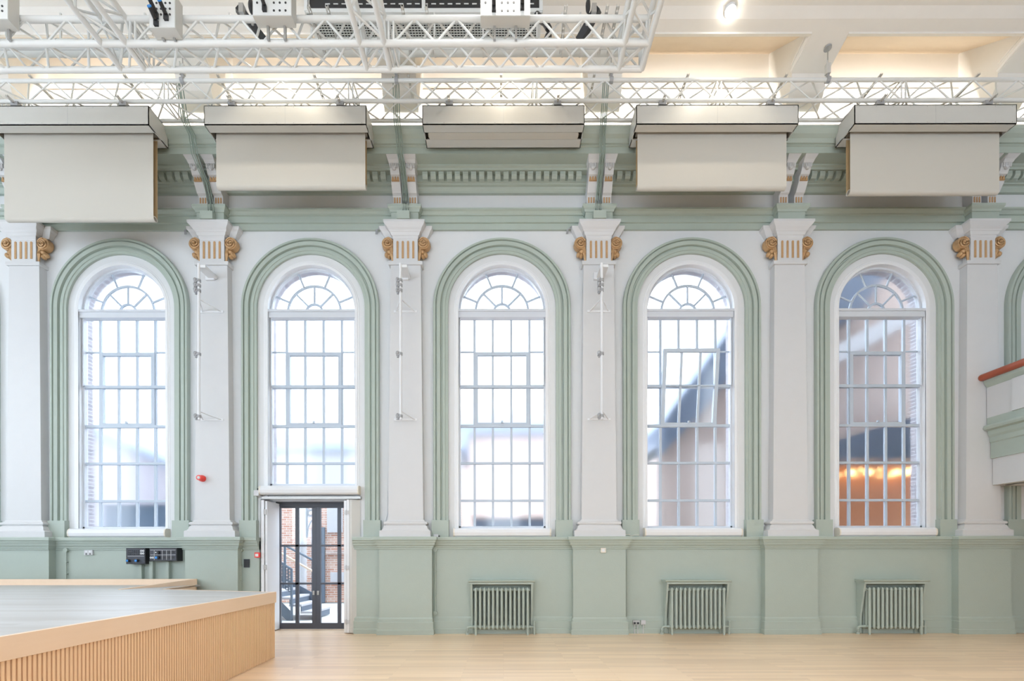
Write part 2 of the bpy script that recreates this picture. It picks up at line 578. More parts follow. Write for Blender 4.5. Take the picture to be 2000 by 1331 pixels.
# ------------------------------------------------------------------ cornice, architrave, dado rail, skirting
cor = MB().prism_x([(0, 8.55), (-.06, 8.55), (-.065, 8.58), (-.09, 8.61), (-.10, 8.635), (-.15, 8.645), (-.155, 8.66), (-.19, 8.665), (-.19, 8.79), (-.30, 8.795), (-.31, 8.825),
                    (-.345, 8.84), (-.35, 8.862), (-.58, 8.862), (-.58, 8.975), (-.60, 8.985), (-.60, 9.005), (-.625, 9.01), (-.65, 9.07), (-.70, 9.11), (-.735, 9.17), (-.74, 9.22), (0, ZCOR)],
                   ROOM_L, ROOM_R)
corn = obj('trim_1', cor, 'green', kind='structure', label='deep sage green cornice with dentils')
obj('cove_light_baffle', MB().prism_x([(-.625, ZCOR), (-.625, 9.342), (-.572, 9.342), (-.572, 9.336), (-.615, 9.336), (-.615, ZCOR)], ROOM_L, ROOM_R), 'cream', corn, label='unseen cream baffle added to cut off the cove light')  # unseen board, added and shaped to keep LED light off the coffers
dm = MB().prism_x([(-.19, 8.785), (-.285, 8.785), (-.285, 8.73), (-.275, 8.70), (-.245, 8.672), (-.19, 8.668)], -.05, .05)
proto = None
x = ROOM_L + 0.1
pitch = 0.1535
nd = 0
for i in range(len(PX) + 1):
    lo = (PX[i - 1] + .30) if i else -10.4
    hi = (PX[i] - .30) if i < len(PX) else 10.6
    n = int((hi - lo) / pitch)
    off = lo + ((hi - lo) - n * pitch) / 2 + pitch / 2
    for k in range(n):
        xx = off + k * pitch
        if proto is None:
            proto = obj('dentil', dm, 'green', corn)
            proto.location = (xx, 0, 0)
        else:
            c = proto.copy()
            c.location = (xx, 0, 0)
            COL.objects.link(c)
arch = MB().prism_x([(0, 7.85), (-.045, 7.85), (-.045, 7.965), (-.075, 7.97), (-.075, 8.09), (-.10, 8.095), (-.10, 8.12), (-.125, 8.15), (-.155, 8.165), (-.155, 8.195), (0, 8.20)], ROOM_L, ROOM_R)
obj('trim_2', arch, 'green', kind='structure', label='sage green architrave band above the capitals')
rail_prof = [(DY, 1.63), (DY - .02, 1.635), (DY - .02, 1.66), (DY - .035, 1.665), (DY - .04, 1.70), (DY - .06, 1.71), (DY - .07, 1.755), (DY - .085, 1.76), (DY - .095, 1.80), (DY - .12, 1.81), (DY - .12, 1.855), (DY - .11, 1.87), (0, 1.87)]
rl = MB()
for a, b in ((ROOM_L, DL), (DR, ROOM_R)):
    rl.prism_x(rail_prof + [(0, 1.63)], a, b)
obj('trim_3', rl, 'green', kind='structure', label='moulded sage green dado rail')
sk_prof = [(DY, 0), (DY - .045, 0), (DY - .045, .09), (DY - .035, .10), (DY - .035, .24), (DY - .02, .25), (DY - .02, .30), (DY - .005, .33), (DY, .33)]
sk = MB()
for a, b in ((ROOM_L, DL), (DR, ROOM_R)):
    sk.prism_x(sk_prof, a, b)
obj('baseboard_back', sk, 'green', kind='structure', label='tall sage green skirting board')

# ------------------------------------------------------------------ windows
def zg(py, Y=0.15):
    return CAMZ + (CY - py) * (CAMD + Y) / F


GY = 0.15
def ring_arc(mb, xc, zc, r0, r1, a0, a1, y0, y1, n):
    vs, fs = [], []
    for k in range(n + 1):
        t = a0 + (a1 - a0) * k / n
        for r, y in ((r0, y0), (r1, y0), (r1, y1), (r0, y1)):
            vs.append((xc + r * cos(t), y, zc + r * sin(t)))
    for k in range(n):
        for j in range(4):
            fs.append((k * 4 + j, k * 4 + (j + 1) % 4, k * 4 + 4 + (j + 1) % 4, k * 4 + 4 + j))
    fs += [(0, 1, 2, 3), (n * 4 + 3, n * 4 + 2, n * 4 + 1, n * 4)]
    mb.add(vs, fs)


def sweep_arch(xc, prof, zbase, n=40):
    """sweep a (radius, projection) profile up one jamb, round the arch and down the other"""
    mb = MB()
    st = [('v', -1, zbase)] + [('a', pi - pi * k / n, 0) for k in range(n + 1)] + [('v', 1, zbase)]
    vs = []
    for kind, a, z in st:
        for r, p in prof:
            if kind == 'v':
                vs.append((xc + a * r, -p, z))
            else:
                vs.append((xc + r * cos(a), -p, SPRING + r * sin(a)))
    m = len(prof)
    fs = []
    for j in range(len(st) - 1):
        for k in range(m - 1):
            fs.append((j * m + k, j * m + k + 1, (j + 1) * m + k + 1, (j + 1) * m + k))
    mb.add(vs, fs)
    return mb


COLS = [-.815, -.545, -.183, .183, .545, .815]
HP0, HP1 = zg(834), zg(690)          # hopper bottom / top
def make_window(idx, xc, door=False, tilt=0.0):
    root = thing('window_%d' % idx, (xc, 0, 2.0), kind='structure', label='tall arched white sash window with sage green surround')
    mould = [(1.05, 0), (1.05, .045), (1.10, .045), (1.105, .058), (1.155, .06), (1.16, .03), (1.19, .03), (1.198, .075), (1.262, .085), (1.272, .055), (1.285, .055), (1.29, .09), (1.325, .09), (1.335, .075), (1.335, 0)]
    obj('architrave', sweep_arch(xc, mould, 2.19), 'green', root, smooth=True, label='sage green moulded arch surround')
    for s in (-1, 1):
        p = MB().box(xc + s * 1.20 - .165, xc + s * 1.20 + .165, -.10, 0, 1.87, 2.20)
        obj('plinth', p, 'green', root, label='green plinth block')
    cas = sweep_arch(xc, [(.85, -.01), (.85, .012), (.90, .015), (.91, .006), (.93, .006), (.935, 0)], 2.05 if not door else 2.65)
    obj('casing', cas, 'gloss', root, smooth=True)
    top = zg(618)
    bot = zg(1029) if not door else zg(946)
    # transom
    t = MB().box(xc - .85, xc + .85, .02, .16, SPRING - .155, SPRING - .005)
    t.box(xc - .85, xc + .85, .0, .03, SPRING - .05, SPRING - .005)
    obj('transom', t, 'frame', root)
    # outer frame
    fr = MB()
    for s in (-1, 1):
        fr.box(xc + s * .835 - .018, xc + s * .835 + .018, .09, .17, bot - .03, SPRING - .15)
        fr.box(xc + s * .822 - .01, xc + s * .822 + .01, .06, .12, zg(757), SPRING - .15)
    fr.box(xc - .85, xc + .85, .09, .17, bot - .045, bot)
    fr.box(xc - .85, xc + .85, .09, .17, top, top + .03)
    ring_arc(fr, xc, SPRING, .815, .852, 0, pi, .09, .17, 32)
    obj('window_frame', fr, 'frame', root)
    rows = [618, 688.5, 757.5, 833, 906, 979, 1028.5] if not door else [618, 688.5, 757.5, 833, 906, 946]
    zs = [zg(r) for r in rows]
    b = MB()
    w = .023
    # horizontal rails
    b.box(xc - .83, xc + .83, .085, .165, zg(760), zg(754.5))
    b.box(xc - .83, xc - .545, GY - .012, GY + .012, zs[1] - .014, zs[1] + .014)
    b.box(xc + .545, xc + .83, GY - .012, GY + .012, zs[1] - .014, zs[1] + .014)
    b.box(xc - .83, xc + .83, .11, .17, zs[3] - .03, zs[3] + .02)
    for z in zs[4:-1]:
        b.box(xc - .83, xc + .83, .11, .165, z - .022, z + .022)
    # vertical bars
    for c in (-.545, -.183, .183, .545):
        b.box(xc + c - w, xc + c + w, GY - .02, GY + .02, zs[1], zs[0])
        b.box(xc + c - w, xc + c + w, GY - .02, GY + .02, zs[-1], zs[3])
    for c in (-.545, .545):
        b.box(xc + c - w, xc + c + w, GY - .02, GY + .02, zs[3], zs[1])
    # fanlight
    for k in (1, 3, 5, 7):
        a = radians(22.5 * k)
        b.tube((xc + .524 * cos(a), GY, SPRING + .524 * sin(a)), (xc + .83 * cos(a), GY, SPRING + .83 * sin(a)), .021, 6)
    for k in (45, 90, 135):
        a = radians(k)
        b.tube((xc + .165 * cos(a), GY, SPRING + .165 * sin(a)), (xc + .524 * cos(a), GY, SPRING + .524 * sin(a)), .021, 6)
    ring_arc(b, xc, SPRING, .503, .545, 0, pi, GY - .015, GY + .015, 28)
    ring_arc(b, xc, SPRING, .144, .184, 0, pi, GY - .015, GY + .015, 14)
    obj('glazing_bars', b, 'bars', root)
    # hopper
    h = MB()
    y0, y1 = GY - .035, GY + .03
    h.box(xc - .545, xc + .545, y0, y1, HP1 - .06, HP1 + .005)
    h.box(xc - .545, xc + .545, y0, y1, HP0 - .01, HP0 + .07)
    for s in (-1, 1):
        h.box(xc + s * .512 - .0355, xc + s * .512 + .0345, y0 - .002, y1 + .002, HP0 - .008, HP1 + .003)
    for c in (-.183, .183):
        h.box(xc + c - w, xc + c + w, GY - .015, GY + .015, HP0, HP1)
    h.box(xc - .545, xc + .545, GY - .015, GY + .015, zg(757.5) - .012, zg(757.5) + .012)
    h.box(xc - .02, xc + .02, y0 - .03, y0, HP0 + .06, HP0 + .10)
    ho = obj('hopper_sash', h, 'bars', root)
    def pane(x0, x1, z0, z1, par):
        obj('pane', MB().box(x0 + .004, x1 - .004, GY - .002, GY + .002, z0 + .004, z1 - .004), 'frost', par)
    for r in range(len(zs) - 1):
        for c in range(5):
            par = ho if (r in (1, 2) and c in (1, 2, 3)) else root
            pane(xc + COLS[c], xc + COLS[c + 1], zs[r + 1], zs[r], par)
    def sector(r0, r1, a0, a1, n=8):
        mb = MB()
        ring_arc(mb, xc, SPRING, r0, r1, radians(a0), radians(a1), GY - .002, GY + .002, n)
        obj('pane', mb, 'frost', root)
    sp = [0, 22.5, 67.5, 112.5, 157.5, 180]
    for k in range(5):
        sector(.528, .825, sp[k], sp[k + 1])
    sp = [0, 45, 90, 135, 180]
    for k in range(4):
        sector(.17, .522, sp[k], sp[k + 1])
    sector(.005, .162, 0, 180)
    if tilt:
        piv = Vector((0, GY, HP0 - 2.0))
        R = Matrix.Translation(piv) @ Matrix.Rotation(tilt, 4, 'X') @ Matrix.Translation(-piv)
        ho.matrix_local = R @ ho.matrix_local
    return root


for i, xc in enumerate(WX):
    make_window(i + 1, xc, door=(i == 2), tilt=radians(7) if i == 4 else 0)

# ------------------------------------------------------------------ pilasters
PIL_LABELS = ['white pilaster at the left edge of the photo, its gold capital above the stage',
              'white pilaster between the first full window and the glazed door, red sounder on it',
              'white pilaster just right of the glazed door, with a lighting boom on it',
              'white pilaster between the centre window and the window with the tilted sash',
              'white pilaster without cables between the tilted-sash window and the brick-view window',
              'white pilaster at the end of the red-railed gallery']
def make_pilaster(xc):
    root = thing('pilaster', (xc, -.1, 0), kind='structure')
    ped = MB().stack(xc, 0, [(.545, -.235, 0), (.545, -.235, .09), (.535, -.225, .10), (.535, -.225, .24), (.52, -.21, .25), (.52, -.21, .30), (.505, -.19, .33), (.505, -.19, 1.63),
                             (.52, -.21, 1.635), (.52, -.21, 1.66), (.535, -.225, 1.665), (.54, -.23, 1.70), (.56, -.25, 1.71), (.57, -.26, 1.755), (.58, -.27, 1.76), (.59, -.28, 1.80), (.61, -.30, 1.81), (.61, -.30, 1.855), (.60, -.29, 1.872)])
    obj('pedestal', ped, 'green', root)
    base = MB().stack(xc, 0, [(.485, -.25, 1.872), (.485, -.25, 1.98), (.475, -.245, 1.99), (.445, -.23, 2.00), (.425, -.215, 2.03), (.415, -.205, 2.07), (.40, -.20, 2.085), (.385, -.19, 2.09), (.385, -.19, 2.105), (.41, -.205, 2.11), (.42, -.21, 2.13), (.41, -.205, 2.155), (.37, -.18, 2.165), (.345, -.17, 2.20)])
    obj('base', base, 'plaster', root)
    sh = MB().frustum(xc - .335, xc + .335, -.165, 0, 2.20, xc - .29, xc + .29, -.15, 0, 7.09)
    obj('shaft', sh, 'plaster', root)
    cap = MB().stack(xc, 0, [(.32, -.18, 7.09), (.325, -.185, 7.10), (.325, -.185, 7.155), (.235, -.16, 7.16), (.235, -.16, 7.58), (.245, -.17, 7.60), (.25, -.175, 7.64), (.265, -.185, 7.65), (.285, -.20, 7.70), (.30, -.21, 7.71), (.31, -.22, 7.73), (.33, -.25, 7.76), (.37, -.28, 7.80), (.39, -.30, 7.83), (.39, -.30, 7.87)])
    cap.stack(xc, 0, [(.40, -.07, 7.66), (.43, -.09, 7.70), (.47, -.12, 7.77), (.50, -.14, 7.80), (.51, -.15, 7.85)])
    cp = obj('capital', cap, 'plaster', root)
    for k in range(4):
        fx = xc + (k - 1.5) * .101
        f = MB()
        pts = [(fx - .02, 7.22), (fx + .02, 7.22)] + [(fx + .02 * cos(t), 7.53 + .02 * sin(t)) for t in [pi * j / 8 for j in range(9)]]
        f.prism_y(pts, -.168, -.15)
        obj('flute', f, 'gold', cp)
    for s in (-1, 1):
        v = MB()
        c = Vector((xc + s * .345, -.09, 7.525))
        v.tube(c + Vector((0, .05, 0)), c + Vector((0, -.05, 0)), .125, 18, .115)
        sp = []
        for k in range(34):
            t = k / 33
            a = pi / 2 + s * 2 * pi * 2.2 * t
            r = .105 * (1 - .85 * t)
            sp.append(c + Vector((r * cos(a), -.055 - .02 * t, r * sin(a))))
        v.poly(sp, .013, 6)
        v.sphere(c + Vector((0, -.06, 0)), .02, .03, .02)
        # acanthus leaf below, and stem hugging the block
        for (dx, dz, rx, rz) in ((-.03, -.15, .055, .05), (.03, -.20, .045, .05), (-.02, -.235, .04, .04), (-.075, -.13, .03, .08)):
            v.sphere(c + Vector((s * dx, 0, dz)), rx, .055, rz, 8, 5)
        for k in range(4):
            v.poly([c + Vector((s * (-.085 + .012 * k), -.03, -.06)), c + Vector((s * (-.09 + .010 * k), -.045, -.2)), c + Vector((s * (-.10 + .004 * k), -.03, -.345))], [.022, .02, .012], 6)
        obj('volute', v, 'gold', cp, smooth=True)
    imp = MB().stack(xc, 0, [(.26, -.21, 7.86), (.26, -.21, 8.06), (.275, -.225, 8.065), (.285, -.235, 8.10), (.31, -.26, 8.125), (.32, -.27, 8.14), (.32, -.27, 8.185)])
    obj('impost_block', imp, 'green', root)
    for s in (-1, 1):
        kx = xc + s * .147
        c = MB()
        pr = [(0, 8.18), (-.19, 8.18), (-.19, 8.37), (-.20, 8.39), (-.24, 8.41), (-.30, 8.50), (-.325, 8.54), (-.335, 8.63), (-.38, 8.645), (-.41, 8.70), (-.43, 8.74), (-.44, 8.79), (-.455, 8.80), (0, 8.80)]
        c.prism_x(pr, kx - .085, kx + .085)
        kt = xc + s * .155
        c.frustum(kt - .092, kt + .092, -.46, 0, 8.79, kt - .098, kt + .098, -.50, 0, 8.825)
        c.frustum(kt - .10, kt + .10, -.50, 0, 8.825, kt - .115, kt + .115, -.575, 0, 8.861)
        for k in range(5):
            xx = kt - .064 + .032 * k
            c.tube((xx, -.446, 8.72), (xx, -.458, 8.79), .012, 6)
        c.sphere((kt, -.435, 8.72), .04, .035, .035, 8, 5)
        co = obj('console', c, 'plaster', root)
        for k in range(3):
            xx = kx + (k - 1) * .048
            f = MB().prism_y([(xx - .013, 8.255), (xx + .013, 8.255), (xx + .013, 8.35), (xx, 8.365), (xx - .013, 8.35)], -.197, -.18)
            obj('console_flute', f, 'gold', co)
            f = MB()
            f.prism_y([(xx - .024, 8.556), (xx + .024, 8.556), (xx + .012, 8.62), (xx, 8.636), (xx - .012, 8.62)], -.352, -.32)
            obj('console_tooth', f, 'gold', co)
    return root


p0 = make_pilaster(PX[0])
p0['label'] = PIL_LABELS[0]
for i in range(1, 6):
    dup(p0, None, (PX[i], -.1, 0), PIL_LABELS[i])

# ------------------------------------------------------------------ blind cassettes on the sills
def sill_cassette(xc, label, hw=.94, zc=1.955, r=.085):
    t = thing('blind_cassette', (xc, 0, 1.87), label, 'blind cassette')
    pr = [(0.0, zc - r), (-.11, zc - r), (-.145, zc - r + .03), (-.155, zc), (-.145, zc + r - .03), (-.11, zc + r), (0.0, zc + r)]
    obj('housing', MB().prism_x(pr, xc - hw + .02, xc + hw - .02), 'gloss', t, smooth=False)
    for s in (-1, 1):
        e = MB().prism_x([(y * 1.02, z) for y, z in pr], xc + s * (hw - .012) - .012, xc + s * (hw - .012) + .012)
        obj('end_cap', e, 'beige', t)
    return t
for i, l in ((1, 'white rounded blind cassette on the window sill above the black control boxes'),
             (3, 'white rounded blind cassette on the sill above the centre radiator'), (4, 'white rounded blind cassette on the sill below the tilted-sash window'),
             (5, 'white rounded blind cassette on the sill below the brick-view window')):
    sill_cassette(WX[i], l)
t = sill_cassette(WX[2], 'long white blind cassette above the glazed door', .96, CAMZ + (CY - 959) / 100, .085)
obj('metal_track', MB().box(WX[2] - .93, WX[2] + .98, -.09, 0, P(0, 975, -.05).z, P(0, 970.5, -.05).z), 'steel', t)

# ------------------------------------------------------------------ door
dx = WX[2]
dr = thing('door_1', (dx, .5, 0), kind='structure', label='dark grey steel glazed double door to the courtyard')
def X_at(px, Y): return (px - CX) * (CAMD + Y) / F
def Z_at(py, Y): return CAMZ + (CY - py) * (CAMD + Y) / F
Y = .5
x0, x1 = X_at(541, Y), X_at(700, Y)
xm = X_at(618.5, Y)
zt = 2.60
f = MB()
f.box(x0 - .02, x0 + .035, Y - .05, Y + .05, 0, zt)
f.box(x1 - .05, x1 + .02, Y - .05, Y + .05, 0, zt)
f.box(x0, x1, Y - .05, Y + .05, zt - .07, zt + .02)
obj('door_frame', f, 'doorgrey', dr)
lb = Z_at(985, Y)
for (a, b, bars, name) in ((x0 + .035, xm, [X_at(581, Y)], 'left'), (xm, x1 - .05, [X_at(663, Y)], 'right')):
    l = MB()
    zb = [0.13, Z_at(1140, Y), Z_at(1066, Y), zt - .09]
    l.box(a, b, Y - .025, Y + .025, 0.01, .13)
    l.box(a, b, Y - .025, Y + .025, zt - .10, zt - .06)
    l.box(a + .001, a + (.05 if a < xm else .09), Y - .028, Y + .028, .012, zt - .062)
    l.box(b - .085, b - .001, Y - .028, Y + .028, .012, zt - .062)
    for z in zb[1:3]:
        l.box(a, b, Y - .02, Y + .02, z - .02, z + .02)
    for x in bars:
        l.box(x - .035, x + .035, Y - .02, Y + .02, .1, zt - .08)
    leaf = obj('door_leaf', l, 'doorgrey', dr)
    xs = [a + .05 if a < xm else a + .09] + bars + [b - .085]
    for k in range(len(xs) - 1):
        for j in range(3):
            obj('pane', MB().box(xs[k] + .003, xs[k + 1] - .003, Y - .003, Y + .003, zb[j] + .003, zb[j + 1] - .003), 'clear', leaf)
    hx = (b - .045) if a < xm else (a + .045)
    obj('door_handle', MB().box(hx - .02, hx + .02, Y - .05, Y - .025, Z_at(1162, Y), Z_at(1154, Y)), 'steel', leaf)
# shutters
sl = thing('folding_shutter', (X_at(512, -.02), -.02, 0), 'white folding shutter standing edge-on against the left door jamb', 'shutter')
a = X_at(510.5, -.03)
obj('shutter_leaf', MB().box(a, a + .06, -.04, .0, .02, 2.60), 'gloss', sl)
obj('shutter_leaf', MB().box(a + .075, a + .115, -.03, .46, .02, 2.58), 'gloss', sl)
obj('joint', MB().box(a + .06, a + .075, .0, .3, .02, 2.58), 'dark', sl)
for py in (1000, 1108):
    z = Z_at(py, -.04)
    obj('hinge', MB().box(a + .045, a + .10, -.055, -.03, z - .05, z + .05).tube((a + .067, -.055, z - .05), (a + .067, -.055, z + .05), .012), 'grey', sl)
srt = thing('folding_shutter', (X_at(686, -.08), -.08, 0), 'white folding shutter folded open right of the glazed door', 'shutter')
b = X_at(672.5, -.05)
obj('shutter_leaf', MB().box(b, b + .05, -.07, .42, .02, 2.58), 'gloss', srt)
obj('shutter_leaf', MB().box(b + .06, b + .11, -.09, .42, .02, 2.60), 'gloss', srt)
q = MB()
q.prism_z([(b + .115, -.09), (b + .16, -.09), (b + .30, -.015), (b + .28, -.004), (b + .115, -.05)], .02, 2.60)
obj('shutter_leaf', q, 'box', srt)
for py in (1001, 1109, 1215):
    z = Z_at(py, -.1)
    obj('hinge', MB().box(b + .02, b + .10, -.105, -.07, z - .035, z + .035).tube((b + .055, -.105, z - .05), (b + .055, -.105, z + .05), .012), 'grey', srt)

# ------------------------------------------------------------------ radiators
def make_radiator(xc):
    r = thing('radiator', (xc, -.17, 0), None, 'radiator', 'sage green column radiators under the windows')
    n, pt = 13, .0822
    for k in range(n):
        x = xc + (k - (n - 1) / 2) * pt
        m = MB()
        z0, z1 = .10, .90
        for y in (-.245, -.175, -.105):
            m.tube((x, y, z0 + .03), (x, y, z1 - .03), .0235, 8)
        for z in (z0 + .045, z1 - .045):
            m.poly([(x, -.245, z), (x, -.105, z)], .026, 8)
            m.sphere((x, -.245, z), .027, .027, .045, 8, 6)
            m.sphere((x, -.105, z), .027, .027, .045, 8, 6)
            m.tube((x - pt / 2, -.175, z), (x + pt / 2, -.175, z), .034, 10)
        if k in (0, n - 1):
            for y in (-.245, -.105):
                m.tube((x, y, .13), (x, y, 0), .024, 8, .02)
            for z in (z0 + .045, z1 - .045):
                s = -1 if k == 0 else 1
                m.tube((x, -.175, z), (x + s * .055, -.175, z), .036, 10, .028)
        obj('section', m, 'green', r, smooth=True)
    xl, xr = xc - 6 * pt, xc + 6 * pt
    v = MB().poly([(xl - .05, -.175, .145), (xl - .12, -.175, .145), (xl - .16, -.175, .13), (xl - .17, -.175, .09), (xl - .17, -.175, 0)], .022, 8)
    v.tube((xl - .17, -.175, .0), (xl - .17, -.175, .03), .035, 10)
    obj('inlet_pipe', v, 'green', r, smooth=True)
    v = MB().poly([(xr + .05, -.175, .145), (xr + .13, -.175, .145)], .018, 8)
    v.tube((xr + .13, -.175, 0), (xr + .13, -.175, .21), .022, 8)
    v.tube((xr + .13, -.175, .21), (xr + .13, -.175, .25), .016, 8)
    v.tube((xr + .13, -.175, .245), (xr + .13, -.175, .26), .03, 10)
    obj('valve', v, 'green', r, smooth=True)
    c = thing('radiator_surround', (xc, -.15, 0), None, 'radiator shelf', 'sage green shelves over the radiators')
    sh = MB().prism_x([(DY, 1.0), (-.26, 1.0), (-.285, 1.015), (-.29, 1.03), (-.28, 1.04), (DY, 1.045)], xc - .63, xc + .63)
    sh.box(xc - .60, xc + .60, -.27, DY, .965, 1.0)
    obj('shelf', sh, 'green', c)
    for s in (-1, 1):
        q = MB().prism_x([(DY, 0.02), (-.13, .02), (-.14, .35), (-.25, .97), (DY, .97)], xc + s * .575 - .018, xc + s * .575 + .018)
        obj('side_board', q, 'green', c)
    return r, c
r0, c0 = make_radiator(-.03)
RL = [('column radiator under the centre window, first right of the glazed door', 'shelf over the column radiator below the centre window'),
      ('column radiator with double socket to its left, middle of the three', 'radiator shelf below the tilted-sash window, double socket to its left'),
      ('column radiator under the brick-view window, rightmost of the three', 'radiator shelf below the brick-view window, nearest the gallery')]
for i, x in enumerate((-.03, 3.70, 7.45)):
    if i == 0:
        r0['label'] = 'sage green ' + RL[0][0]; c0['label'] = 'sage green ' + RL[0][1]
    else:
        dup(r0, None, (x, -.17, 0), 'sage green ' + RL[i][0])
        dup(c0, None, (x, -.15, 0), 'sage green ' + RL[i][1])

# ------------------------------------------------------------------ stage
st = thing('stage', (-5.5, -4.0, 0), 'low timber stage with pale board deck and vertical slatted front', 'stage')
ZS = .966
A = Vector((-3.375, -2.20))                       # far front corner
Bv = Vector((-3.09, -8.9))                        # front edge runs towards the camera
poly = [(A.x, A.y), (Bv.x, Bv.y), (ROOM_L + .05, -8.9), (ROOM_L + .05, -.30), (-5.72, -.30), (-5.72, -.44), (-5.50, -1.53)]
obj('deck', MB().prism_z(poly, ZS - .03, ZS), 'deck', st)
core = [(A.x - .09, A.y - .05), (Bv.x - .09, Bv.y), (ROOM_L + .05, -8.9), (ROOM_L + .05, -.32), (-5.80, -.32), (-5.78, -.5), (-5.56, -1.6)]
obj('core', MB().prism_z(core, 0, ZS - .03), 'slatback', st)
dv = (Bv - A).normalized()
nv = Vector((dv.y, -dv.x))
if nv.x < 0: nv = -nv
def along(t, o): return A + dv * t + nv * o
L = (Bv - A).length
tr = MB()
q = [along(-.03, .012), along(L, .012), along(L, -.03), along(-.03, -.03)]
tr.prism_z([(v.x, v.y) for v in q], ZS - .155, ZS + .004)
obj('edging', tr, 'trimwood', st)
tr = MB()
pts = [Vector((A.x, A.y)), Vector((-5.50, -1.53)), Vector((-5.72, -.44))]
for k in range(2):
    d2 = (pts[k + 1] - pts[k]).normalized(); n2 = Vector((d2.y, -d2.x))
    if n2.y < 0: n2 = -n2
    q = [pts[k], pts[k + 1], pts[k + 1] - n2 * .03, pts[k] - n2 * .03]
    tr.prism_z([(v.x, v.y) for v in q], ZS - .155, ZS + .003)
obj('edging', tr, 'trimwood', st)
# slats along the front
t_ = 0.0
ns = 0
pitch = .0352
proto = None
ang = math.atan2(dv.y, dv.x)
while t_ < 6.2 and ns < 290:
    c = along(t_ + .012, -.012)
    if proto is None:
        sm = MB().box(-.011, .011, -.014, .014, 0.004, ZS - .158)
        proto = obj('slat', sm, 'slat')
        proto.parent = st
        o = proto
    else:
        o = proto.copy()
        COL.objects.link(o)
    o.location = Vector((c.x, c.y, 0)) - st.location
    o.rotation_euler = (0, 0, ang)
    ns += 1
    t_ += pitch
# rear kerb and the wedge at its end
zk = Z_at(1130.5, -.25)
kb = MB().box(ROOM_L + .05, X_at(382, -.3), -.33, -.255, ZS, zk)
obj('rear_kerb', kb, 'trimwood', st)
wd = MB()
a0, a1 = P(236, 1150, -1.6), P(383, 1133, -.33)
xa, ya = X_at(236, -1.6), -1.60
xb, yb = X_at(382, -.33), -.30
wd.add([(xa, ya, ZS), (xb, yb, ZS - .155), (xb, yb, zk), (xa, ya, ZS + .006), (xa - .05, ya, ZS), (xb - .05, yb, ZS - .1), (xb - .05, yb, zk), (xa - .05, ya, ZS + .006)],
       [(0, 1, 2, 3), (4, 7, 6, 5), (3, 2, 6, 7), (0, 4, 5, 1), (1, 5, 6, 2), (0, 3, 7, 4)])
obj('end_kerb', wd, 'trimwood', st)

# ------------------------------------------------------------------ roller blinds
BX = [-3.75 * 2 + .04, -3.735, .013, 3.685, 7.42]
BX = [(133 - CX) * 7.89 / F, (558 - CX) * 7.89 / F, (984.5 - CX) * 7.89 / F, (1402.5 - CX) * 7.89 / F, (1829 - CX) * 7.89 / F]
BDROP = [427, 364.5, 286, 367, 377]
BL = ['roller blind at the left, lowered furthest of all five', 'half-lowered roller blind above the glazed door window', 'fully raised roller blind above the centre window',
      'half-lowered roller blind above the tilted-sash window', 'roller blind above the brick-view window, housing right below the truss end']
for i, xc in enumerate(BX):
    yb0, yb1 = -1.11, -.65
    zt_, zb_ = Z_at(205.5, yb0), Z_at(243, yb0)
    hw = 317 / 2 * 7.89 / F
    t = thing('roller_blind', (xc, -.88, zb_), 'cream ' + BL[i], 'blind', 'roller blinds hung from the long truss')
    h = MB()
    h.box(xc - hw, xc + hw, yb0, yb0 + .012, zb_, zt_)                 # front
    h.box(xc - hw, xc + hw, yb0, yb1, zt_ - .012, zt_)                # top
    h.box(xc - hw, xc + hw, yb1 - .012, yb1, zb_, zt_)                # back
    h.box(xc - hw, xc + hw, yb0, yb0 + .15, zb_, zb_ + .012)          # bottom lip
    h.box(xc - hw, xc + hw, yb1 - .17, yb1, zb_, zb_ + .012)
    for s in (-1, 1):
        h.box(xc + s * (hw - .006) - .006, xc + s * (hw - .006) + .006, yb0, yb1, zb_, zt_)
    hs = obj('housing', h, 'box', t)
    sc = MB()
    for s in range(10):
        x = xc - hw + .08 + s * (2 * hw - .16) / 9
        for z in (zb_ + .03, zt_ - .03):
            sc.tube((x, yb0 - .002, z), (x, yb0 + .002, z), .006, 6)
    obj('screws', sc, 'clamp', hs, kind='stuff')
    obj('seam', MB().box(xc - .0015, xc + .0015, yb0 - .0008, yb0 + .001, zb_, zt_), 'clamp', hs)
    rr = MB().tube((xc - 1.33, -.83, zb_ + .09), (xc + 1.33, -.83, zb_ + .09), .055, 14)
    obj('roller', rr, 'steel', t, smooth=True)
    fw = 1.31
    fy = -.90
    zbot = Z_at(BDROP[i], fy)
    if i != 2:
        fab = MB().box(xc - fw, xc + fw, fy - .0015, fy + .0015, zbot + .03, zb_ + .09)
        obj('fabric', fab, 'fabric', t)
        fab = MB().box(xc - fw + .003, xc + fw - .003, fy + .10, fy + .1015, zbot + .03, zb_ + .09)
        obj('fabric_return', fab, 'fabric_back', t)
        bb = MB()
        n = 16
        pr = [(fy + .05 + .052 * cos(2 * pi * k / n), zbot + .03 + .045 * sin(2 * pi * k / n)) for k in range(n)]
        bb.prism_x(pr, xc - fw, xc + fw, cap=False)
        pr2 = [(fy + .05 + .042 * cos(2 * pi * k / n), zbot + .03 + .036 * sin(2 * pi * k / n)) for k in range(n)]
        bb.prism_x(pr2, xc - fw, xc + fw, cap=False)
        for xs_ in (-fw, fw):
            bb.add([(xc + xs_, y, z) for y, z in pr] + [(xc + xs_, y, z) for y, z in pr2], [(k, (k + 1) % n, n + (k + 1) % n, n + k) for k in range(n)])
        obj('bottom_bar', bb, 'fabric', t, smooth=True)
    else:
        bb = MB().box(xc - fw, xc + fw, yb0 + .155, yb1 - .175, zb_ - .002, zb_ + .03)
        obj('bottom_bar', bb, 'fabric', t)

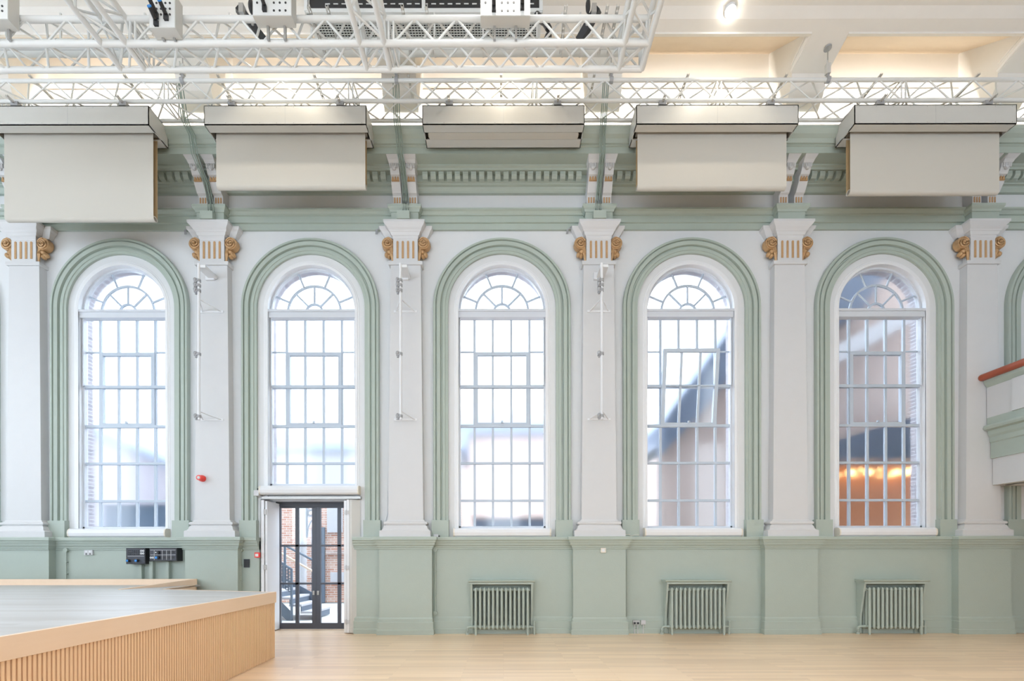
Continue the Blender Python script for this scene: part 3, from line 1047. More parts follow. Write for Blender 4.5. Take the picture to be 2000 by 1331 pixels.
# ------------------------------------------------------------------ trusses
def truss_run(root, p0, p1, up, side, a, rc, rb, nsec, npan, skip_ends=False, top_face=True):
    """box truss from p0 to p1 (near-bottom chord line), side/up vectors of length a"""
    p0, p1, up, side = Vector(p0), Vector(p1), Vector(up) * a, Vector(side) * a
    ax = p1 - p0
    for o in (Vector((0, 0, 0)), up, side, up + side):
        obj('chord', MB().tube(p0 + o, p1 + o, rc, 12), 'truss', root, smooth=True)
    faces = [(Vector((0, 0, 0)), up), (Vector((0, 0, 0)), side), (side, up)]
    if top_face: faces.append((up, side))
    Ls = ax / nsec
    g = Ls.normalized() * (a * .10)
    for sct in range(nsec):
        s0 = p0 + Ls * sct + g
        s1 = p0 + Ls * (sct + 1) - g
        sv = (s1 - s0) / (2 * npan)
        for fi, (o, v) in enumerate(faces):
            for k in range(2 * npan):
                a0 = s0 + sv * k + o + (v if k % 2 else v * 0)
                a1 = s0 + sv * (k + 1) + o + (v * 0 if k % 2 else v)
                obj('brace', MB().tube(a0, a1, rb, 6, cap=False), 'truss', root, smooth=True)
            for e in (s0, s1):
                obj('end_brace', MB().tube(e + o, e + o + v, rb, 6, cap=False), 'truss', root, smooth=True)


TBY, TBZ, TA = -1.06, 9.345, .355
tb = thing('lighting_truss', (0, -.88, TBZ), 'long cream box truss along the wall carrying the five roller blinds', 'truss')
jx = [(px - CX) * (CAMD + TBY) / F for px in (-394, -34, 326, 686, 1046, 1406, 1766, 2126)]
truss_run(tb, (jx[0], TBY, TBZ), (jx[-1], TBY, TBZ), (0, 0, 1), (0, 1, 0), TA, .031, .013, 7, 4)
# channels across the truss and the blind hangers
def channel(root, x, y0, y1, z, name='strut_channel', w=.035, m='lightsteel'):
    mb = MB()
    mb.box(x - w / 2, x - w / 2 + .004, y0, y1, z, z + .03)
    mb.box(x + w / 2 - .004, x + w / 2, y0, y1, z, z + .03)
    n = max(2, int((y1 - y0) / .06))
    for k in range(n):
        ya = y0 + (y1 - y0) * k / n
        mb.box(x - w / 2, x + w / 2, ya, ya + (y1 - y0) / n * .62, z, z + .004)
    return obj(name, mb, m, root)
for px in (60, 245, 427, 615, 799, 980, 1162, 1345, 1537, 1722, 1912):
    channel(tb, (px - CX) * 7.9 / F, TBY - .06, TBY + TA + .06, TBZ + TA + .032)
for xc in BX:
    for s in (-1, 1):
        x = xc + s * .93
        channel(tb, x, TBY - .16, TBY + TA + .05, TBZ - .065)
        h = MB().box(x - .06, x + .06, TBY - .04, TBY + .05, TBZ - .10, TBZ - .03)
        h.tube((x - .04, TBY, TBZ - .115), (x - .04, TBY, TBZ - .05), .012, 6)
        h.tube((x + .04, TBY, TBZ - .115), (x + .04, TBY, TBZ - .05), .012, 6)
        obj('clamp', h, 'clamp', tb)

TAY, TAZ, AA = -3.20, Z_at(84.6, -3.20), .308
ta = thing('overhead_truss', (-1.6, -3.05, TAZ), 'white box truss frame hung nearer than the blinds, with three arms reaching out overhead', 'truss')
XR = (1255 - CX) * (CAMD + TAY + AA) / F
truss_run(ta, (XR - 3.25 * 3, TAY, TAZ), (XR, TAY, TAZ), (0, 0, 1), (0, 1, 0), AA, .036, .014, 3, 6)
for xl in (X_at(200, TAY), X_at(704, TAY), XR - AA):
    truss_run(ta, (xl, TAY + AA, TAZ), (xl, TAY - 3.6, TAZ), (0, 0, 1), (1, 0, 0), AA, .036, .015, 1, 6)
obj('end_post', MB().tube((XR, TAY + AA, TAZ), (XR, TAY + AA, TAZ + AA), .036, 10).tube((XR, TAY, TAZ), (XR, TAY + AA, TAZ), .036, 10), 'truss', ta, smooth=True)
# perforated channels hanging on the frame
for px in (610, 645, 790, 836, 1105, 1185, 1205):
    x = X_at(px, TAY)
    channel(ta, x, TAY - .1, TAY + AA + .15, TAZ + AA + .036)

# ------------------------------------------------------------------ facility panels on the truss
def facility(px0, px1, pyb, label, dots, plugs, name='socket_panel'):
    yf = TAY - .17
    x0, x1 = X_at(px0, yf), X_at(px1, yf)
    zb = Z_at(pyb, yf)
    zt_ = zb + .42
    t = thing(name, ((x0 + x1) / 2, TAY - .1, zb), label, 'socket panel', 'white socket panels on the truss frame')
    obj('housing', MB().box(x0, x1, yf, TAY - .042, zb, zt_), 'box', t)
    fr = MB().box(x0 + .006, x1 - .006, yf - .004, yf, zb + .006, zt_ - .006)
    obj('face_plate', fr, 'truss', t)
    for (fx, fz) in dots:
        x, z = x0 + fx * (x1 - x0), zb + fz
        obj('socket', MB().tube((x, yf - .008, z), (x, yf - .002, z), .013, 10), 'black', t)
    for (fx, fz) in plugs:
        x, z = x0 + fx * (x1 - x0), zb + fz
        pl = obj('connector', MB().box(x - .025, x + .025, yf - .03, yf - .002, z - .06, z + .01).tube((x, yf - .03, z + .01), (x, yf - .12, z + .05), .024, 10, .024), 'black', t)
        obj('connector_cap', MB().tube((x, yf - .12, z + .05), (x, yf - .13, z + .054), .025, 12), 'blue', pl)
    for fx in (.28, .72):
        x = x0 + fx * (x1 - x0)
        obj('mounting_strut', MB().box(x - .014, x + .014, TAY - .07, TAY - .04, TAZ - .02, zb + .02), 'steel', t)
    return t
d2 = [(.12 + .17 * i, .30 - .07 * j) for i in range(5) for j in range(3) if not (j == 2 and i < 1)]
facility(-45, 18, 37, 'white socket panel at the left edge of the truss frame', [(.82, .10), (.82, .16), (.5, .1), (.5, .16)], [])
facility(293, 344, 54, 'white socket panel with three blue-capped connectors, left of the loudspeaker', d2, [(.30, .16), (.30, .07), (.68, .14)])
facility(495, 571, 30.5, 'white socket panel right beside the slim loudspeaker, one blue-capped connector', [(.12, .155), (.55, .155), (.7, .155), (.85, .155), (.55, .06), (.7, .06), (.85, .06)], [(.32, .10)])
facility(940, 1037, 31.5, 'white socket panel below the dark grille unit, two blue-capped connectors', [(.1, .16), (.43, .16), (.55, .16), (.67, .16), (.43, .06), (.55, .06), (.67, .06)], [(.27, .10), (.84, .12)])

# slim black loudspeakers
for (pa, pb, lab) in (((466, 14), (519, 82), 'slim black column loudspeaker tilted on the truss, left of the grille unit'), ((1170, 16), (1132, 82), 'slim black column loudspeaker tilted on the truss, right of the grille unit')):
    a, b = P(pa[0], pa[1], -2.80), P(pb[0], pb[1], -2.58)
    t = thing('loudspeaker', b, lab, 'loudspeaker', 'slim black loudspeakers on the truss frame')
    d = (b - a).normalized()
    sx = d.cross(Vector((0, -1, 0))).normalized() * .045
    sy = d.cross(sx).normalized() * .05
    vs = [a - sx - sy, a + sx - sy, a + sx + sy, a - sx + sy, b - sx - sy, b + sx - sy, b + sx + sy, b - sx + sy]
    obj('cabinet', MB().add(vs, [(0, 3, 2, 1), (4, 5, 6, 7), (0, 1, 5, 4), (1, 2, 6, 5), (2, 3, 7, 6), (3, 0, 4, 7)]), 'black', t)
    m_ = a.lerp(b, .28)
    obj('bracket', MB().box(m_.x - .03, m_.x + .03, m_.y - .12, m_.y, m_.z - .06, m_.z + .06), 'steel', t)
    m_ = a.lerp(b, .62)
    obj('mounting_plate', MB().sphere(m_ - Vector((0, .06, 0)), .02, .02, .02), 'steel', t)
for px in (492, 1150):
    a = P(px, 12, -2.52)
    t = thing('chain_hoist', a, 'black chain hoist hanging beside the %s tilted loudspeaker' % ('left-hand' if px < 800 else 'right-hand'), 'hoist')
    obj('body', MB().sphere(a, .035, .05, .10, 10, 8), 'black', t, smooth=True)
    obj('hook', MB().poly([a + Vector((0, 0, -.08)), a + Vector((.02, 0, -.13)), a + Vector((0, 0, -.17)), a + Vector((-.03, 0, -.14))], .012, 6), 'black', t)
    obj('chain', MB().tube(a + Vector((0, 0, .08)), (a.x, a.y, 10.5), .010, 6), 'black', t)

# dark grille unit behind the truss frame
Yg0, Yg1 = -2.1, -1.72
zg0 = Z_at(24, Yg0)
gx0, gx1 = X_at(600, Yg0), X_at(1060, Yg0)
g = thing('grille_unit', ((gx0 + gx1) / 2, -1.9, zg0), 'large black ceiling unit with white frame and square mesh underside', 'ventilation unit')
obj('case', MB().box(gx0 + .03, gx1 - .03, Yg0 + .03, Yg1, zg0 + .035, zg0 + .42), 'black', g)
m_ = MB()
for (x0_, x1_, y0_, y1_) in ((gx0, gx1, Yg0 - .02, Yg0 + .03), (gx0, gx1, Yg1 - .03, Yg1 + .02), (gx0, gx0 + .05, Yg0, Yg1), (gx1 - .05, gx1, Yg0, Yg1)):
    m_.box(x0_, x1_, y0_, y1_, zg0 - .02, zg0 + .04)
for px in (600, 690, 829, 1058):
    x = X_at(px, Yg0)
    m_.box(x - .025, x + .025, Yg0 - .025, Yg0 + .02, zg0, zg0 + .42)
obj('frame', m_, 'truss', g)
m_ = MB()
n = 74
for k in range(n + 1):
    x = gx0 + .05 + (gx1 - gx0 - .1) * k / n
    m_.box(x - .005, x + .005, Yg0 + .03, Yg1 - .03, zg0 + .0, zg0 + .01)
for k in range(9):
    y = Yg0 + .05 + (Yg1 - Yg0 - .1) * k / 8
    m_.box(gx0 + .05, gx1 - .05, y - .005, y + .005, zg0 + .0, zg0 + .01)
obj('mesh_grille', m_, 'duct', g, kind='stuff')
m_ = MB()
for k in range(26):
    x = X_at(640 + 16 * k, Yg0)
    m_.box(x - .035, x + .035, Yg0 + .022, Yg0 + .032, zg0 + .15 + .002 * (k % 3), zg0 + .165)
obj('slot_lights', m_, 'truss', g, kind='stuff')
dc = thing('dark_hose', P(1066, 62, -2.195), 'black curved hose at the right end of the grille unit', 'hose')
obj('hose', MB().poly([P(1050, 30, -2.13), P(1056, 37, -2.16), P(1066, 44, -2.195), P(1073, 56, -2.195), P(1073, 70, -2.195), P(1068, 84, -2.195)], .05, 10), 'black', dc, smooth=True)

# pale duct behind the truss frame
du = thing('air_duct', P(600, 96, -2.35), 'long pale grey round duct running behind the near truss', 'duct')
a, b = P(-60, 93, -2.35), P(1262, 93, -2.35)
obj('duct_body', MB().tube(a, b, .095, 18), 'duct', du, smooth=True)
for px in (120, 285, 450, 610, 850, 945, 1050, 1100, 1135):
    x = X_at(px, -2.35)
    obj('duct_strap', MB().tube((x - .012, -2.35, a.z), (x + .012, -2.35, a.z), .10, 18).box(x - .012, x + .012, -2.36, -2.34, a.z, a.z + .5), 'lightsteel', du)

# ceiling downlights
for i, x in enumerate((-3.72, 0.0, 3.7)):
    t = thing('downlight', (x, -1.58, 10.36), ['bright round ceiling downlight above the socket panel left of the grille unit', 'bright round ceiling downlight hidden above the dark grille unit', 'bright round ceiling downlight right of the truss frame'][i], 'downlight', 'ceiling downlights')
    obj('bezel', MB().tube((x, -1.50, 10.42), (x, -1.515, 10.345), .085, 20), 'gloss', t, smooth=True)
    obj('lens', MB().sphere((x, -1.52, 10.33), .08, .07, .045, 14, 8), 'spotglow', t, smooth=True)
# LED strips on the cornice ledge
for x, lab in zip(LEDX[1:6], ['behind the leftmost blind', 'above the glazed door window', 'above the centre window', 'above the tilted-sash window', 'above the brick-view window']):
    obj_ = obj('led_strip', MB().box(x - 1.48, x + 1.48, -.608, -.592, ZCOR, ZCOR + .012), 'led')
    tag(obj_, 'warm glowing LED strip on the cornice ledge ' + lab, 'light strip', 'LED strips on the cornice')
# truss suspension points on the ribs
for (px, lab) in ((1618, 'grey truss suspension rod hanging from the bare ceiling rib at the right'), (358, 'grey truss suspension clamp left, above the first cable bundle'), (776, 'grey truss suspension clamp above the second cable bundle'), (1195, 'grey truss suspension clamp above the third cable bundle')):
    x = X_at(px, TBY + .0)
    y = TBY
    t = thing('truss_hanger', (x, y, TBZ + TA), lab, 'hanger', 'truss suspension points')
    obj('rod', MB().tube((x, y, TBZ + TA + .25), (x, y, 10.26), .010, 6), 'steel', t)
    obj('turnbuckle', MB().box(x - .035, x + .035, y - .03, y + .03, TBZ + TA + .10, TBZ + TA + .27).tube((x - .03, y - .03, TBZ + TA + .08), (x - .03, y - .03, TBZ + TA + .30), .012, 6), 'lightsteel', t)
    obj('clamp', MB().tube((x - .03, y, TBZ + TA), (x + .03, y, TBZ + TA), .05, 12).box(x - .02, x + .02, y - .02, y + .02, TBZ + TA, TBZ + TA + .12), 'clamp', t)
    obj('ceiling_plate', MB().tube((x, y, 10.235), (x, y, 10.26), .06, 14), 'clamp', t)

# ------------------------------------------------------------------ cable bundles on pilasters 2, 3, 4
CB = {1: [(350, 160), (362, 235), (375, 262), (380, 298), (392, 330), (404, 358), (411, 392), (413, 412)],
      2: [(774, 150), (776, 236), (780, 262), (782, 298), (788, 330), (791, 358), (794, 392), (793, 412)],
      3: [(1185, 160), (1180, 238), (1178, 262), (1178, 298), (1175, 330), (1172, 358), (1170, 392), (1170, 412)]}
CYs = [-.95, -.78, -.74, -.62, -.42, -.30, -.24, -.30]
CYs = [-.95, -.79, -.76, -.66, -.50, -.36, -.29, -.30]
for i, pts in CB.items():
    t = thing('cable_bundle', (PX[i], -.3, 7.9), 'grey-green cables dropping from the truss onto ' + ['', 'the pilaster left of the glazed door', 'the pilaster right of the glazed door', 'the pilaster right of the centre window'][i], 'cables', 'cable bundles on the pilasters')
    for k in range(4):
        pp = []
        for j, (px, py) in enumerate(pts):
            v = P(px, py, CYs[j])
            sp = .032 if j not in (4, 5) else .026
            pp.append(v + Vector(((k - 1.5) * sp, (k % 2) * .02, 0)))
        obj('cable', MB().poly(pp, .009, 6), 'cable', t, smooth=True)
    xx = PX[i] - .01
    obj('terminal_box', MB().box(xx - .12, xx + .12, -.32, -.21, 7.875, 8.02), 'green', t)
    cl = MB()
    w = P(pts[1][0] - 36, 452, -.05) if False else None
    c0_ = Vector((PX[i] - .52, -.06, 7.84))
    for k in range(3):
        cl.poly([c0_ + Vector((.08, 0, .06 - .02 * k)), c0_ + Vector((0, -.01, .05 - .02 * k)), c0_ + Vector((-.05 - .012 * k, 0, .0)), c0_ + Vector((-.055 - .014 * k, .02, -.07))], .008, 6)
    obj('cable_tail', cl, 'clamp', t)

# lighting booms on pilasters 2, 3, 4
for i, px in ((1, 389), (2, 783), (3, 1176)):
    by = -.52
    x = X_at(px, by)
    z0, z1 = Z_at(818, by), Z_at(520, by)
    t = thing('lighting_boom', (x, by, z0), 'slim white vertical pole with grey clamps on ' + ['', 'the pilaster carrying the red sounder', 'the pilaster right of the glazed door', 'the pilaster left of the tilted-sash window'][i], 'pole', 'white poles standing off the pilasters')
    obj('pole', MB().tube((x, by, z0 - .02), (x, by, z1 + .05), .024, 12), 'gloss', t, smooth=True)
    for py in (548, 557.5, 567.5, 691.5, 813):
        z = Z_at(py, by)
        c = MB()
        c.tube((x, by, z - .022), (x, by, z + .022), .036, 12)
        c.box(x - .075, x - .02, by - .03, by + .03, z - .035, z + .035)
        c.tube((x - .05, by, z - .03), (x - .05, by, z - .065), .02, 8)
        c.sphere((x - .055, by - .02, z + .01), .032, .032, .04, 8, 6)
        obj('clamp', c, 'clamp', t, smooth=True)
    for z in (Z_at(583, by), Z_at(803, by)):
        s = MB()
        for s_ in (-1, 1):
            s.tube((x, by, z), (PX[i] + s_ * .18, -.155, z - .05), .012, 6)
        s.box(PX[i] - .22, PX[i] + .22, -.17, -.15, z - .07, z - .03)
        obj('stand_off', s, 'gloss', t)
    obj('top_bracket', MB().box(x - .03, x + .12, by, -.16, z1 - .02, z1 + .03).box(PX[i] - .10, PX[i] + .06, -.20, -.15, z1 - .05, z1 + .08), 'gloss', t)

# ------------------------------------------------------------------ wall devices
def boxthing(name, label, cat, px0, px1, py0, py1, Yb, dep, m, group=None):
    x0, x1 = X_at(px0, Yb - dep), X_at(px1, Yb - dep)
    z0, z1 = Z_at(py1, Yb - dep), Z_at(py0, Yb - dep)
    t = thing(name, ((x0 + x1) / 2, Yb, z0), label, cat, group)
    obj('housing', MB().box(x0, x1, Yb - dep, Yb, z0, z1), m, t)
    return t, x0, x1, z0, z1, Yb - dep


# black control boxes
t, x0, x1, z0, z1, yf = boxthing('control_box', 'black wall box with two blue sockets in its bottom row, above the stage', 'socket box', 246.5, 284, 1070, 1101.5, DY, .16, 'black', 'black control boxes on the wall above the stage')
obj('face_plate', MB().box(x0 + .02, x1 - .01, yf - .004, yf, z0 + .015, z1 - .015), 'panel', t)
w = x1 - x0
for r in range(3):
    for c in range(6):
        obj('jack', MB().tube((x0 + .05 + c * .037, yf - .01, z1 - .055 - r * .035), (x0 + .05 + c * .037, yf - .003, z1 - .055 - r * .035), .012, 8), 'black', t)
for r in range(2):
    for c in range(2):
        cx, cz = x1 - .075 + c * .04, z1 - .055 - r * .05
        rg = MB(); ring_arc(rg, cx, cz, .009, .019, 0, 2 * pi, yf - .01, yf - .003, 12)
        obj('white_socket', rg, 'gloss', t)
obj('divider', MB().box(x0 + .03, x1 - .02, yf - .007, yf - .003, z1 - .158, z1 - .152).box(x0 + .19, x0 + .194, yf - .007, yf - .003, z0 + .03, z0 + .10), 'grey', t)
for c in (.06, .225):
    pl = obj('connector', MB().tube((x0 + c, yf - .002, z0 + .065), (x0 + c, yf - .05, z0 + .065), .028, 12), 'black', t)
    obj('connector_cap', MB().box(x0 + c - .02, x0 + c + .02, yf - .058, yf - .05, z0 + .048, z0 + .082), 'blue', pl)
t, x0, x1, z0, z1, yf = boxthing('control_box', 'black wall box with a single blue socket, wider of the pair', 'socket box', 292, 345.5, 1070, 1095.5, DY, .16, 'black', 'black control boxes on the wall above the stage')
obj('face_plate', MB().box(x0 + .012, x1 - .012, yf - .004, yf, z0 + .015, z1 - .015), 'panel', t)
gr = MB()
for fx in (.18, .47, .63, .79):
    gr.box(x0 + fx * (x1 - x0) - .003, x0 + fx * (x1 - x0) + .003, yf - .007, yf - .003, z0 + .02, z1 - .04)
for z in (z0 + .115, z1 - .04):
    gr.box(x0 + .02, x1 - .02, yf - .007, yf - .003, z - .003, z + .003)
obj('divider', gr, 'grey', t)
for r, z in enumerate((z0 + .065, z1 - .085)):
    for fx in (.55, .71, .87):
        x = x0 + fx * (x1 - x0)
        obj('jack', MB().box(x - .02, x + .02, yf - .008, yf - .003, z - .02, z + .02), 'black', t)
    x = x0 + .30 * (x1 - x0)
    pl = obj('connector', MB().tube((x + .02, yf - .002, z), (x + .02, yf - .045, z), .03, 12), 'black', t)
    if r == 0:
        obj('connector_cap', MB().box(x - .015, x + .025, yf - .053, yf - .045, z - .02, z + .02), 'blue', pl)
        for c in range(2):
            rg = MB(); ring_arc(rg, x0 + .03 + c * .038, z, .008, .018, 0, 2 * pi, yf - .01, yf - .003, 12)
            obj('white_socket', rg, 'gloss', t)
    else:
        obj('connector_pin', MB().tube((x, yf - .05, z), (x, yf - .045, z), .012, 10), 'gloss', pl)
# trunking below the boxes
for (a, b, lab) in ((271, 277.5, 'sage green trunking below the box with two blue sockets'), (292, 299, 'sage green trunking below the left end of the wider black box'), (324, 330.5, 'sage green trunking below the right half of the wider black box')):
    x0, x1 = X_at(a, DY - .06), X_at(b, DY - .06)
    zt2 = Z_at(1102 if a < 280 else 1096, DY - .16) - .004
    o = obj('trunking', MB().box(x0, x1, DY - .07, DY, .9, zt2).box(x0 + .01, x1 - .01, DY - .074, DY - .07, .9, zt2), 'green')
    tag(o, lab, 'trunking')
# double socket plate
t, x0, x1, z0, z1, yf = boxthing('wall_socket', 'grey double wall socket left of the black control boxes', 'socket', 164, 180.5, 1074, 1083.5, DY, .03, 'grey')
obj('switches', MB().box(x0 + .03, x0 + .06, yf - .006, yf, z1 - .04, z1 - .01).box(x1 - .06, x1 - .03, yf - .006, yf, z1 - .04, z1 - .01), 'gloss', t)
obj('pin_holes', MB().box(x0 + .03, x0 + .06, yf - .002, yf, z0 + .01, z0 + .03).box(x1 - .06, x1 - .03, yf - .002, yf, z0 + .01, z0 + .03), 'dark', t)
# conduits with round boxes
for (px, py0, py1, both, lab) in ((129, 1074, 1140, 0, 'sage green conduit pipe with round box near the left edge, above the stage'), (470, 1074, 1160, 0, 'sage green conduit pipe with round box beside the black keypad'), (850, 1074, 1198, 1, 'sage green conduit pipe between two round boxes right of the pilaster')):
    yb = DY - .03
    a, b = P(px, py0, yb), P(px, py1, yb)
    t = thing('conduit', (a.x, DY, b.z), lab, 'conduit', 'conduit pipes on the lower wall')
    obj('pipe', MB().tube(a, b, .013, 8), 'green', t, smooth=True)
    obj('junction_box', MB().tube((a.x, DY, a.z), (a.x, DY - .05, a.z), .042, 16), 'green', t, smooth=True)
    if both:
        obj('junction_box', MB().tube((b.x, DY, b.z), (b.x, DY - .05, b.z), .042, 16), 'green', t, smooth=True)
    for f_ in (.35, .7):
        c = a.lerp(b, f_)
        obj('saddle', MB().box(c.x - .022, c.x + .022, DY - .045, DY, c.z - .008, c.z + .008), 'green', t)
for (px, lab, k) in ((1224, 'thin sage green pipe in the corner right of the pilaster with the white alarm', 3), (1605, 'thin sage green pipe in the corner right of the cable-free pilaster', 4)):
    x = PX[k] + .55
    o = obj('corner_pipe', MB().tube((x, DY - .02, .33), (x, DY - .02, 1.62), .014, 8), 'green', smooth=True)
    tag(o, lab, 'pipe')
# keypad, call point, sounder, alarm
t, x0, x1, z0, z1, yf = boxthing('keypad', 'small black keypad on the green wall left of the door', 'keypad', 476, 486.5, 1092, 1108.5, DY, .02, 'panel')
obj('bezel', MB().box(x0 + .01, x1 - .01, yf - .004, yf, z0 + .01, z1 - .01), 'black', t)
t, x0, x1, z0, z1, yf = boxthing('call_point', 'small red fire call point beside the left shutter', 'call point', 497, 506, 1079, 1089, DY, .05, 'red')
obj('glass_plate', MB().box(x0 + .015, x1 - .015, yf - .004, yf, z0 + .02, z1 - .025), 'gloss', t)
c = P(394, 934, -.2)
t = thing('fire_sounder', (c.x, -.16, c.z), 'red fire alarm sounder on the white pilaster', 'alarm')
obj('base', MB().tube((c.x, -.16, c.z), (c.x, -.21, c.z), .062, 20), 'red', t, smooth=True)
obj('horn', MB().tube((c.x, -.21, c.z), (c.x, -.29, c.z), .058, 20, .048), 'red', t, smooth=True)
obj('lens', MB().tube((c.x, -.285, c.z), (c.x, -.30, c.z), .034, 16, .026), 'grey', t, smooth=True)
t, x0, x1, z0, z1, yf = boxthing('wall_alarm', 'small cream square alarm on the green pedestal right of the centre window', 'alarm', 1173.5, 1183.5, 1071, 1080.5, -.19, .04, 'beige')
obj('sounder_ring', MB().tube(((x0 + x1) / 2, yf, (z0 + z1) / 2), ((x0 + x1) / 2, yf - .008, (z0 + z1) / 2), .028, 16), 'gloss', t)
for (a, b, lab) in ((1236, 1249, 'steel double socket with dark plugs on the skirting'), (1252, 1261, 'pale single socket on the skirting, right of the double one')):
    t, x0, x1, z0, z1, yf = boxthing('floor_socket', lab, 'socket', a, b, 1213, 1221, DY - .035, .035, 'steel' if b < 1250 else 'grey')
    n = 2 if b < 1250 else 1
    for k in range(n):
        x = x0 + (k + .5) * (x1 - x0) / n
        if n == 2:
            obj('plug', MB().box(x - .018, x + .018, yf - .02, yf, z0 + .01, z0 + .045), 'black', t)
        obj('drop_pipe', MB().tube((x, DY - .05, 0), (x, DY - .05, z0), .009, 8), 'grey', t)
t, x0, x1, z0, z1, yf = boxthing('ledge_sensor', 'little grey sensor box lying on the dado rail beside the pilaster base', 'sensor', 847, 856, 1044, 1050, -.10, .05, 'grey')
obj('lens', MB().box(x1, x1 + .03, yf, yf + .03, z0, z0 + .035), 'black', t)
o = obj('loose_wire', MB().poly([P(1222, 1045, -.13), P(1229, 1045, -.13), P(1232, 1048, -.13), P(1240, 1046, -.12), P(1248, 1046, -.10)], .006, 6), 'beige')
tag(o, 'short loose cream wire lying on the dado rail', 'wire')
c = P(513, 963, -.1)
t = thing('blind_motor', (c.x, -.05, c.z), 'small grey motor box at the left end of the blind cassette above the door', 'motor')
obj('body', MB().box(c.x - .15, c.x - .055, -.14, 0, c.z - .055, c.z + .05), 'grey', t)
obj('plug', MB().tube((c.x - .09, -.10, c.z + .05), (c.x - .09, -.10, c.z + .09), .015, 8), 'black', t)
o = obj('grey_wire', MB().poly([P(757, 960, -.02), P(757, 1005, -.02), P(752, 1018, -.04), P(747, 1040, -.06)], .007, 6), 'gloss')
tag(o, 'thin white cable running down the wall beside the pilaster base', 'cable')

# ------------------------------------------------------------------ gallery (balcony)
gx = 9.17
gal = thing('balcony', (gx, -4, 2.8), 'gallery balcony at the right with red-brown handrail, white panels and green mouldings', 'balcony')
Y0, Y1 = -8.0, -.17
def gal_prof(name, prof, m):        # (x,z) polygon extruded along the depth of the hall
    obj(name, MB().prism_y(prof, Y0, Y1), m, gal)
zr = Z_at(739, -.2)
obj('handrail', MB().tube((gx, Y0, zr), (gx, Y1 - .02, zr), .065, 14).sphere((gx, Y1 - .02, zr), .065, .065, .065), 'rail', gal, smooth=True)
gal_prof('rail_moulding', [(gx + .03, zr - .06), (gx + .04, zr - .11), (gx + .10, zr - .19), (gx + .3, zr - .19), (gx + .3, zr - .05)], 'green')
zp = Z_at(818, -.2)
gal_prof('front_panel', [(gx + .10, zp), (gx + .30, zp), (gx + .30, zr - .19), (gx + .10, zr - .19)], 'plaster')
zq = Z_at(897, -.2)
gal_prof('cornice', [(gx + .10, zp), (gx + .10, zp - .14), (gx + .04, zp - .15), (gx + .02, zp - .19), (gx + .04, zp - .23), (gx + .11, zp - .25), (gx + .12, zp - .33), (gx + .15, zp - .37), (gx + .15, zp - .46), (gx + .17, zp - .48), (gx + .17, zq), (gx + .4, zq), (gx + .4, zp)], 'green')
zs_ = Z_at(949, -.2)
gal_prof('fascia', [(gx + .21, zq), (gx + .21, zs_), (gx + .5, zs_), (gx + .5, zq)], 'plaster')
obj('gallery_floor', MB().box(gx + .4, ROOM_R, Y0, Y1 + .1, zs_, zs_ + .3), 'plaster', gal)
for k in range(3):
    yy = -.75 - 1.6 * k
    obj('panel_pilaster', MB().box(gx + .07, gx + .12, yy - .12, yy + .12, zp, zr - .19), 'plaster', gal)

# ------------------------------------------------------------------ courtyard outside
obj('ground_outside', MB().box(-40, 40, .62, 40, -.2, -.02), 'paving', kind='structure', label='pale paving of the courtyard')
bw = thing('brick_building', (-4, 6.3, 0), 'brick building across the courtyard, seen through the glazed door', 'building')
obj('wall', MB().box(-9.2, -1.4, 6.2, 6.8, 0, 5.0), 'brick', bw)
obj('roof', MB().prism_x([(6.0, 5.0), (9.0, 6.4), (9.0, 5.0)], -9.3, -1.3), 'slate', bw)
obj('rendered_band', MB().box(-9.25, -1.35, 6.12, 6.2, 3.45, 5.0), 'render', bw)
obj('window_panel', MB().box(X_at(638, 6.1), X_at(668, 6.1), 6.13, 6.25, Z_at(1040, 6.1), Z_at(990, 6.1)), 'render', bw)
obj('lintel', MB().box(X_at(636, 6.1), X_at(672, 6.1), 6.1, 6.25, Z_at(1082, 6.1), Z_at(1076, 6.1)), 'brickpale', bw)
obj('low_vent', MB().box(X_at(645, 6.1), X_at(672, 6.1), 6.1, 6.2, Z_at(1137, 6.1), Z_at(1118, 6.1)), 'render', bw)
obj('dark_door', MB().box(X_at(608, 6.1), X_at(633, 6.1), 6.12, 6.25, 0, Z_at(1030, 6.1)), 'stairgrey', bw)
ir = thing('iron_column', (X_at(589, 5), 5, 0), 'pale iron column with pierced bracket outside the door', 'column')
obj('column', MB().tube((X_at(592, 5), 5, 0), (X_at(592, 5), 5, 4.4), .10, 16), 'render', ir, smooth=True)
bk = MB()
cx, cz = X_at(607, 5), Z_at(1002, 5)
ring_arc(bk, cx, cz, .07, .10, 0, 2 * pi, 4.98, 5.02, 16)
for k in range(6):
    a = k * pi / 3
    ring_arc(bk, cx + .1 * cos(a), cz + .1 * sin(a), .03, .045, 0, 2 * pi, 4.98, 5.02, 8)
bk.box(X_at(599, 5), X_at(601, 5), 4.98, 5.02, Z_at(1050, 5), Z_at(985, 5))
bk.poly([(X_at(600, 5), 5, Z_at(1050, 5)), (X_at(602, 5), 5, Z_at(1030, 5)), (X_at(608, 5), 5, Z_at(1018, 5)), (X_at(616, 5), 5, Z_at(1012, 5))], .02, 6)
obj('bracket', bk, 'stairgrey', ir)
